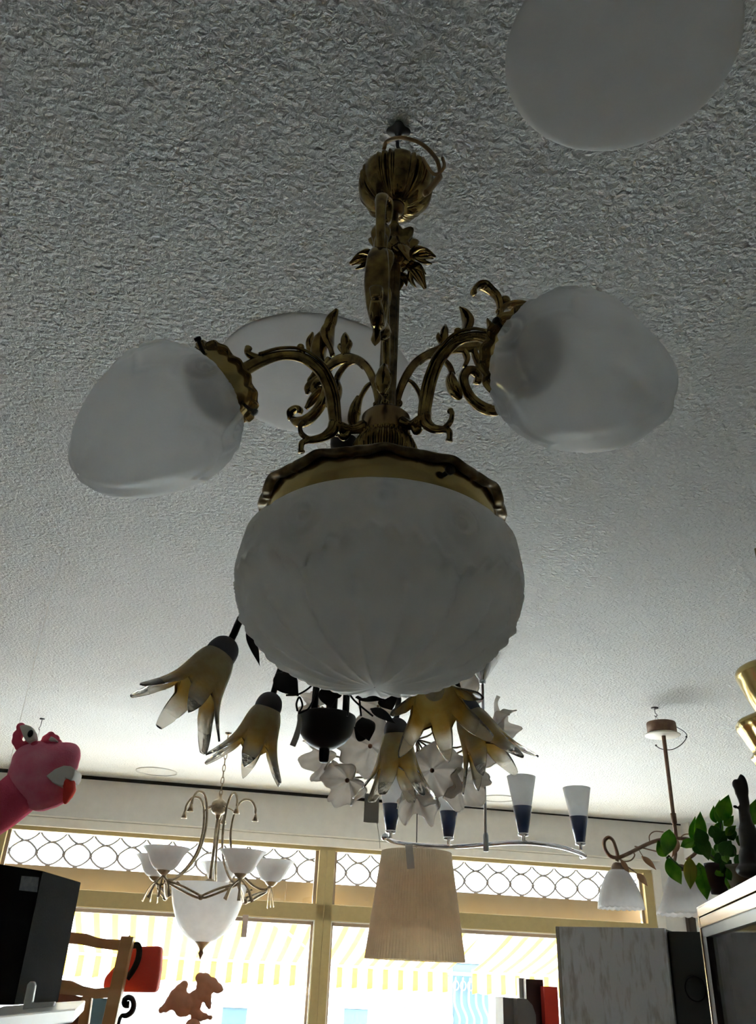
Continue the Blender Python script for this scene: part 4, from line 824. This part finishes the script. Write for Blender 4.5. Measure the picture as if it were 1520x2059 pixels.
# dark statue
sy = 2.16; t = MB()
for (px, py, rx_, rz_) in ((1494, 1582, 10, 26), (1496, 1610, 10, 30), (1499, 1650, 12, 36), (1502, 1690, 15, 40), (1505, 1730, 18, 30), (1507, 1750, 26, 14), (1480, 1578, 8, 12), (1484, 1592, 7, 14), (1489, 1606, 6, 14), (1478, 1622, 5, 4), (1512, 1690, 14, 40)):
    q = atY(px, py, sy); k = (sy * .875 + .2) / F; t.ball(q, (rx_ * k, rx_ * k * 1.1, rz_ * k), seg=16)
st = t.build('statue', 'statue', at=atY(1506, 1768, sy), remesh=.0035); tag(st, 'slender dark statue with two rounded lobes standing among the plants', 'statue')
b = MB(); q = atY(1507, 1762, sy); q[2] = Zc; b.lathe([(.001, 0), (.034, 0), (.034, .028), (.028, .034), (.001, .034)], q, seg=30); b.build('plinth', 'statue', st)

# ================================================================== GREY CABINET AND THINGS BESIDE IT
GY = 3.0; g0, g1 = atY(1117, 1869, 3.12), atY(1336, 1866, 2.95); zt_ = 1.765
g0[2] = g1[2] = 0; zt_ = atY(1336, 1866, 2.95)[2]; gd = _n(g1 - g0); gl_ = np.linalg.norm((g1 - g0)[:2]); gn = _n(np.array([-gd[1], gd[0], 0])); gn = gn if gn[1] > 0 else -gn
T10 = thing('grey_cabinet', ((g0 + g1) / 2)[:2].tolist() + [0], 'grey wood-grain laminate cabinet with a charcoal side, in front of the window corner', 'cabinet')
def gbox(b, s0, s1, i0, i1, z0, z1, bev=0):
    c = g0 + gd * (s0 + s1) / 2 + gn * (i0 + i1) / 2; return b.box((c[0], c[1], (z0 + z1) / 2), (s1 - s0, i1 - i0, z1 - z0), (gd, gn, (0, 0, 1)), bev)
b = MB(); gbox(b, .012, gl_, 0, .022, 0, zt_, .001); b.build('front_panel', 'marble', T10, smooth=False)
b = MB(); gbox(b, .0, .011, 0, .35, 0, zt_, .001); b.build('edge_strip', 'edgewood', T10, smooth=False)
b = MB(); gbox(b, .012, gl_ - .001, .023, .35, 0, zt_ - .002); b.build('carcass', 'darkside', T10, smooth=False)
# charcoal cupboard next to it
T11 = thing('charcoal_cupboard', (g1 + gd * .2 + gn * .1)[:2].tolist() + [0], 'plain charcoal cupboard with a ring handle, between the grey cabinet and the display case', 'cabinet')
b = MB(); gbox(b, gl_ + .004, gl_ + .40, .02, .34, 0, zt_ - .008, .001); b.build('body', 'darkside', T11, smooth=False)
q = g1 + gn * .016; q = CAM + ray(1398, 1988) * (np.dot(q - CAM, gn) / ray(1398, 1988).dot(gn)); b = MB(); b.tube([q + gd * .03 * math.cos(a) + np.array([0, 0, .034]) * math.sin(a) for a in np.arange(0, 2 * PI, PI / 4)], .0022, seg=6, sm=3, closed=True); b.build('ring_handle', 'black', T11)
# stand under the folders
tabz = 1.42; b = MB(); b.box((1.02 * .62, 3.62, tabz - .015), (.52, .36, .03)); 
for sx_ in (-.22, .22):
    for sy_ in (-.15, .15): b.box((.632 + sx_, 3.62 + sy_, (tabz - .03) / 2), (.03, .03, tabz - .03))
tag(b.build('shelf_stand', 'wooddark', smooth=False), 'narrow stand that carries the red box and grey folders, mostly below the picture', 'stand')
def upright(name, label, cat, x0, x1, ytop, y, dep, m, round_=0, group=None, m2=None, face=None):
    a, c = atY(x0, ytop, y), atY(x1, ytop, y); zt2 = a[2]; b = MB(); w = c[0] - a[0]
    if round_:
        o = [(a[0], y, tabz), (c[0], y, tabz), (c[0], y, zt2 - round_ * 1.6), (c[0] - round_ * .35, y, zt2 - round_ * .6), (c[0] - round_, y, zt2), (a[0], y, zt2)]; b.prism(o, (0, dep, 0))
    else: b.box(((a[0] + c[0]) / 2, y + dep / 2, (tabz + zt2) / 2), (w, dep, zt2 - tabz), bevel=.0015)
    o = b.build(name, m, smooth=False); tag(o, label, cat, group); return o
upright('folder', 'dark grey folder, the narrower and left of the two by the red box', 'folder', 1011, 1032, 2006, 3.55, .2, 'binder')
upright('folder', 'grey folder with a rounded top corner, beside the dark side of the red box', 'folder', 1040, 1076, 2008, 3.52, .2, 'binder', round_=.03)
upright('white_folder', 'thin white folder standing upright behind the two grey folders', 'folder', 1043, 1056, 1966, 3.74, .05, 'cream')
o = upright('red_box', 'tall red box with a dark maroon side, against the edge of the grey cabinet', 'box', 1093, 1121, 1983, 3.60, .16, 'redbox')
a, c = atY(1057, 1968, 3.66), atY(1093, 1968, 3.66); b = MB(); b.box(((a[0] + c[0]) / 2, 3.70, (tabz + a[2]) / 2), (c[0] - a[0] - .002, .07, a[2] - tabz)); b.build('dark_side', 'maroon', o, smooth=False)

# ================================================================== PINK PLUSH
def px3(px, py, y): return atY(px, py, y)
PYY = 2.5; kk = (PYY * .875 + .45 * .483) / F
b = MB()
for (x, y, r, dy) in [(62, 1548, 42, 0), (90, 1540, 44, 0), (118, 1530, 36, 0), (132, 1522, 30, 0), (140, 1515, 22, 0), (60, 1580, 46, 0), (85, 1590, 40, 0), (105, 1597, 28, 0), (120, 1598, 20, 0), (58, 1530, 34, 0), (45, 1560, 30, 0), (142, 1540, 16, .0), (75, 1515, 26, 0), (150, 1515, 11, 0), (112, 1512, 22, 0)]:
    b.ball(px3(x, y, PYY + dy), (r * kk, r * kk * .95, r * kk), seg=20)
plush = b.build('plush_toy', 'pink', at=px3(40, 1660, PYY), remesh=.006)
tag(plush, 'pink plush toy with bulging eyes, white teeth and a red tongue, beside the black loudspeaker', 'soft toy')
b = MB(); b.tube([px3(45, 1590, PYY), px3(5, 1622, PYY), px3(-50, 1655, PYY + .02), px3(-130, 1700, PYY + .04)], [44 * kk, 44 * kk, 46 * kk, 48 * kk], seg=24); b.build('neck', 'pinkdark', plush)
b = MB()
for (x, y, r, dy) in [(36, 1478, 11, 0), (34, 1490, 11, 0), (40, 1500, 11, 0), (48, 1470, 11, .01), (60, 1492, 10, 0), (42, 1462, 10, .01), (56, 1470, 10, .012), (62, 1482, 9, .01)]: b.ball(px3(x, y, PYY + dy), r * kk, seg=14)
b.build('eye_socket', 'pinkdark', plush, remesh=.004)
b = MB()
for (x, y, r, dy) in [(92, 1486, 9, .01), (102, 1479, 9, .012), (112, 1486, 9, .01), (88, 1494, 9, 0), (118, 1494, 8, 0), (102, 1495, 12, 0), (70, 1498, 9, -.02)]: b.ball(px3(x, y, PYY + dy), r * kk, seg=14)
b.build('eye_socket', 'pinkdark', plush, remesh=.004)
def felt(pts, y, m, name, par, th=.012):
    n = len(pts); o = [px3(x, yy_, y) for x, yy_ in pts]; ob = MB().prism(o, (0, th, 0)).build(name, m, par, bevel=.003); return ob
e = felt([(38, 1459), (50, 1456), (62, 1460), (69, 1472), (70, 1486), (62, 1490), (52, 1491), (46, 1480)], PYY - .042, 'plushwhite', 'eye', plush, .03)
b = MB(); b.ball(px3(61, 1475, PYY - .044), (5.5 * kk, .004, 7.5 * kk), seg=14); b.build('pupil', 'pupil', e)
felt([(96, 1488), (102, 1480), (110, 1484), (115, 1490)], PYY - .035, 'plushwhite', 'eye', plush, .02)
felt([(92, 1560), (110, 1546), (128, 1539), (142, 1540), (151, 1548), (149, 1560), (143, 1570), (131, 1564), (128, 1578), (120, 1580), (105, 1573)], PYY - .062, 'plushwhite', 'teeth', plush, .07)
b = MB()
for (x, y, r) in [(139, 1577, 12), (140, 1588, 12), (137, 1598, 10), (133, 1608, 7), (131, 1614, 4)]: b.ball(px3(x, y, PYY - .04), (r * kk, r * kk * 1.6, r * kk), seg=14)
b.build('tongue', 'tongue', plush, remesh=.004)
b = MB(); b.tube([px3(20, 1600, PYY), px3(14, 1560, PYY), (px3(14, 1560, PYY)[0], PYY, 2.8)], .0006, seg=5); b.build('hanging_thread', 'tag', plush)
hk = atZ(85, 1445, 2.8); b = MB(); b.lathe([(.001, 2.8), (.014, 2.799), (.014, 2.796), (.001, 2.795)], (hk[0], hk[1], 0), seg=14); b.tube([(hk[0], hk[1], 2.797), (hk[0], hk[1], 2.76), (hk[0] - .006, hk[1], 2.745), (hk[0], hk[1], 2.735)], .002, seg=6)
b.tube([(hk[0], hk[1], 2.74), (hk[0], hk[1], 2.70), (hk[0] - .01, hk[1], 2.5)], .001, seg=5); tag(b.build('ceiling_hook', 'iron', at=(hk[0], hk[1], 2.8)), 'small metal hook with a thin line in the ceiling above the pink plush toy', 'hook')

# ================================================================== LOUDSPEAKER, SHELF, CHAIR
SZ = 1.523; s0, s1, s2 = atZ(-60, 1728, 1.778), atZ(86, 1751, 1.778), atZ(163, 1774, 1.778)
dep = np.array([-.04, .28, 0]); k_ = np.array([s1[0], s1[1], 0]); e1_ = np.array([s0[0], s0[1], 0]); e2_ = np.array([s2[0], s2[1], 0])
b = MB(); b.prism([tuple(v[:2]) + (SZ,) for v in (e1_, k_, e2_, e2_ + e1_ - k_ + (0, .1, 0))], (0, 0, 1.778 - SZ))
sp = b.build('loudspeaker', 'speaker', smooth=False, bevel=.002); tag(sp, 'black box loudspeaker with a small grey sticker, standing on the white shelf', 'loudspeaker')
dd = _n(k_ - e1_); nn_ = _n(np.array([dd[1], -dd[0], 0])); q = P_ = None
def on_face(px, py):
    d = ray(px, py); n = nn_; return CAM + d * (np.dot(np.array([k_[0], k_[1], 0]) - CAM, n) / d.dot(n))
o_ = [on_face(*p) + nn_ * .001 for p in ((43, 1761), (78, 1764), (74, 1794), (38, 1790))]; MB().prism(o_, nn_ * -.0008).build('sticker', 'sticker', sp, smooth=False)
b = MB(); sh = [atZ(-80, 2062, SZ - .001), atZ(148, 2024, SZ - .001)]
sl = np.array([sh[1][0], sh[1][1], 0]); f0 = atZ(-80, 2050, SZ - .001); f1 = atZ(152, 2028, SZ - .001); bk = np.array([-.12, .5, 0])
b.prism([tuple(f0[:2]) + (SZ - .026,), tuple(f1[:2]) + (SZ - .026,), tuple((f1 + bk)[:2]) + (SZ - .026,), tuple((f0 + bk)[:2]) + (SZ - .026,)], (0, 0, .025))
q = (f0 * .8 + f1 * .2)
for w_ in (q, q + bk * .9): b.box((w_[0], w_[1] + .03, (SZ - .026) / 2), (.03, .03, SZ - .026))
shelf = b.build('shelf', 'white', smooth=False, bevel=.003); tag(shelf, 'white shelf board under the black loudspeaker', 'shelf')
yb = 1.86; b = MB(); b.prism([atY(x, y, yb) for x, y in ((44, 2030), (54, 1980), (60, 1973), (68, 1974), (70, 1982), (64, 2016), (110, 2014), (106, 2024))], (0, .012, 0)); tag(b.build('shelf_bracket', 'white', bevel=.002, smooth=False), 'white L-shaped bracket against the foot of the black loudspeaker', 'bracket')
# chair
CYY = 3.2; T12 = thing('wooden_chair', atY(180, 2200, CYY), 'honey coloured wooden ladder-back chair behind the black loudspeaker', 'chair')
def quad(pts, y, th, name, m, par, bev=.003): return MB().prism([atY(x, yy_, y) for x, yy_ in pts], (0, th, 0)).build(name, m, par, smooth=False, bevel=bev)
quad([(243, 1882), (268, 1883), (213, 2140), (186, 2140)], CYY, .035, 'post', 'wood', T12)
quad([(92, 1860), (114, 1862), (52, 2140), (28, 2140)], CYY, .035, 'post', 'wood', T12)
quad([(104, 1872), (142, 1874), (172, 1877), (195, 1885), (215, 1888), (243, 1889), (239, 1912), (215, 1909), (192, 1906), (165, 1900), (135, 1897), (100, 1897)], CYY + .006, .022, 'top_rail', 'wood', T12)
quad([(85, 1968), (122, 1970), (142, 1972), (165, 1983), (190, 1988), (228, 1984), (224, 2006), (190, 2008), (160, 2002), (80, 1996)], CYY + .006, .022, 'back_rail', 'wood', T12)
quad([(76, 1994), (125, 1993), (158, 2004), (166, 2004), (152, 2140), (50, 2140)], CYY + .012, .015, 'back_panel', 'wooddark', T12)
quad([(164, 2003), (184, 2004), (166, 2140), (144, 2140)], CYY + .005, .025, 'slat', 'wood', T12)
b = MB(); seat = atY(120, 2330, CYY); seat[2] = 1.25; b.box((seat[0], CYY - .18, seat[2]), (.34, .38, .03), bevel=.008); b.build('seat', 'wood', T12, smooth=False)
for sx_ in (-.15, .15):
    for sy_ in (-.34, -.02): MB().box((seat[0] + sx_, CYY + sy_ , (seat[2] + .82) / 2), (.035, .035, seat[2] - .82)).build('leg', 'wood', T12, smooth=False)
# pale blue panel seen through the chair
b = MB(); o_ = [atY(x, y, 4.2) for x, y in ((182, 2006), (222, 2008), (206, 2150), (160, 2150))]; b.prism(o_, (0, .02, 0)); tag(b.build('blue_panel', 'bluepane', smooth=False), 'pale blue panel seen through the back of the wooden chair', 'panel')
# red bag
T13 = MB(); o_ = [atY(x, y, 3.26) for x, y in ((266, 1903), (323, 1902), (321, 1950), (313, 1996), (250, 1995), (205, 1990), (208, 1966), (230, 1942), (255, 1920))]; T13.prism(o_, (0, .06, 0))
T13 = T13.build('red_bag', 'red', bevel=.012); tag(T13, 'bright red bag hanging by a dark strap from the back of the wooden chair', 'bag')
b = MB(); b.tube([atY(x, y, 3.25) for x, y in ((256, 1884), (266, 1900), (276, 1900), (280, 1910), (277, 1930), (268, 1950), (255, 1968))], [(.010, .003)] * 7, side=(1, 0, .3), seg=8); b.build('strap', 'strap', T13)
b = MB(); b.tube([atY(x, y, 4.9) for x, y in ((260, 2020), (252, 2020), (250, 2012), (256, 2006), (265, 2008), (269, 2020), (265, 2034), (254, 2042), (244, 2043), (238, 2060), (236, 2090))] + [(atY(236, 2090, 4.9)[0], 4.9, .84)], [.017, .016, .015, .014, .013, .014, .015, .013, .010, .010, .010, .010], seg=8)
b.lathe([(.08, .82), (.08, .83), (.02, .845)], (atY(236, 2090, 4.9)[0], 4.9, 0), seg=24, caps=True)
tag(b.build('iron_scroll', 'black'), 'black curled iron scroll below the red bag', 'ornament')
# terracotta bird
by = 4.2; kb = (by * .875 + .05) / F; b = MB()
def blob(pts):
    for (x, y, r) in pts: b.ball(atY(x, y, by), (r * kb, r * kb * .8, r * kb), seg=14)
def wing(pts, w): b.tube([atY(x, y, by) for x, y in pts], [(w_ * kb, .012) for w_ in w], side=(.75, 0, -.65), seg=12)
for (x, y, r) in [(370, 1981, 9), (363, 1992, 13), (354, 2004, 15), (345, 2016, 13), (334, 2026, 9), (324, 2031, 6), (362, 2013, 20), (366, 2028, 15), (376, 2015, 16), (374, 2034, 9), (402, 1966, 10), (412, 1970, 13), (426, 1979, 13), (438, 1987, 10), (445, 1990, 5), (407, 1984, 13), (418, 1990, 12), (405, 1998, 13), (416, 2006, 10), (419, 2018, 7), (421, 2026, 4),
                  (392, 2004, 12), (394, 2019, 12), (392, 2034, 10), (400, 2041, 9), (412, 2044, 7), (423, 2046, 5), (389, 2047, 6), (404, 2049, 5)]:
    b.ball(atY(x, y, by), (r * kb, max(.010, min(.03, r * kb * .6)), r * kb), seg=16)
bird = b.build('bird_figurine', 'terracotta', at=atY(395, 2052, by), remesh=.004); tag(bird, 'terracotta bird figurine with spread wings under the five-arm chandelier', 'figurine')
b = MB(); b.ball(atY(388, 2062, by), (15 * kb, 15 * kb, 12 * kb), seg=20); b.ball(atY(386, 2085, by), (22 * kb, 20 * kb, 16 * kb), seg=20); b.build('base', 'terracotta', bird); q = atY(386, 2085, by); b = MB(); b.lathe([(.07, .82), (.07, .84), (.03, .87), (.03, q[2] - .08), (.06, q[2] - .03), (.06, q[2] - .02), (.001, q[2] - .01)], (q[0], q[1], 0), seg=28); b.build('pedestal', 'wooddark', bird)
tb2 = MB(); tb2.box((-.98, 3.75, .80), (1.35, 2.5, .04))
for x_ in (-1.6, -.36):
    for y_ in (2.56, 4.94): tb2.box((x_, y_, .39), (.06, .06, .78))
tag(tb2.build('display_table', 'wooddark', smooth=False), 'long brown table that carries the wooden chair and the bird figurine', 'table')
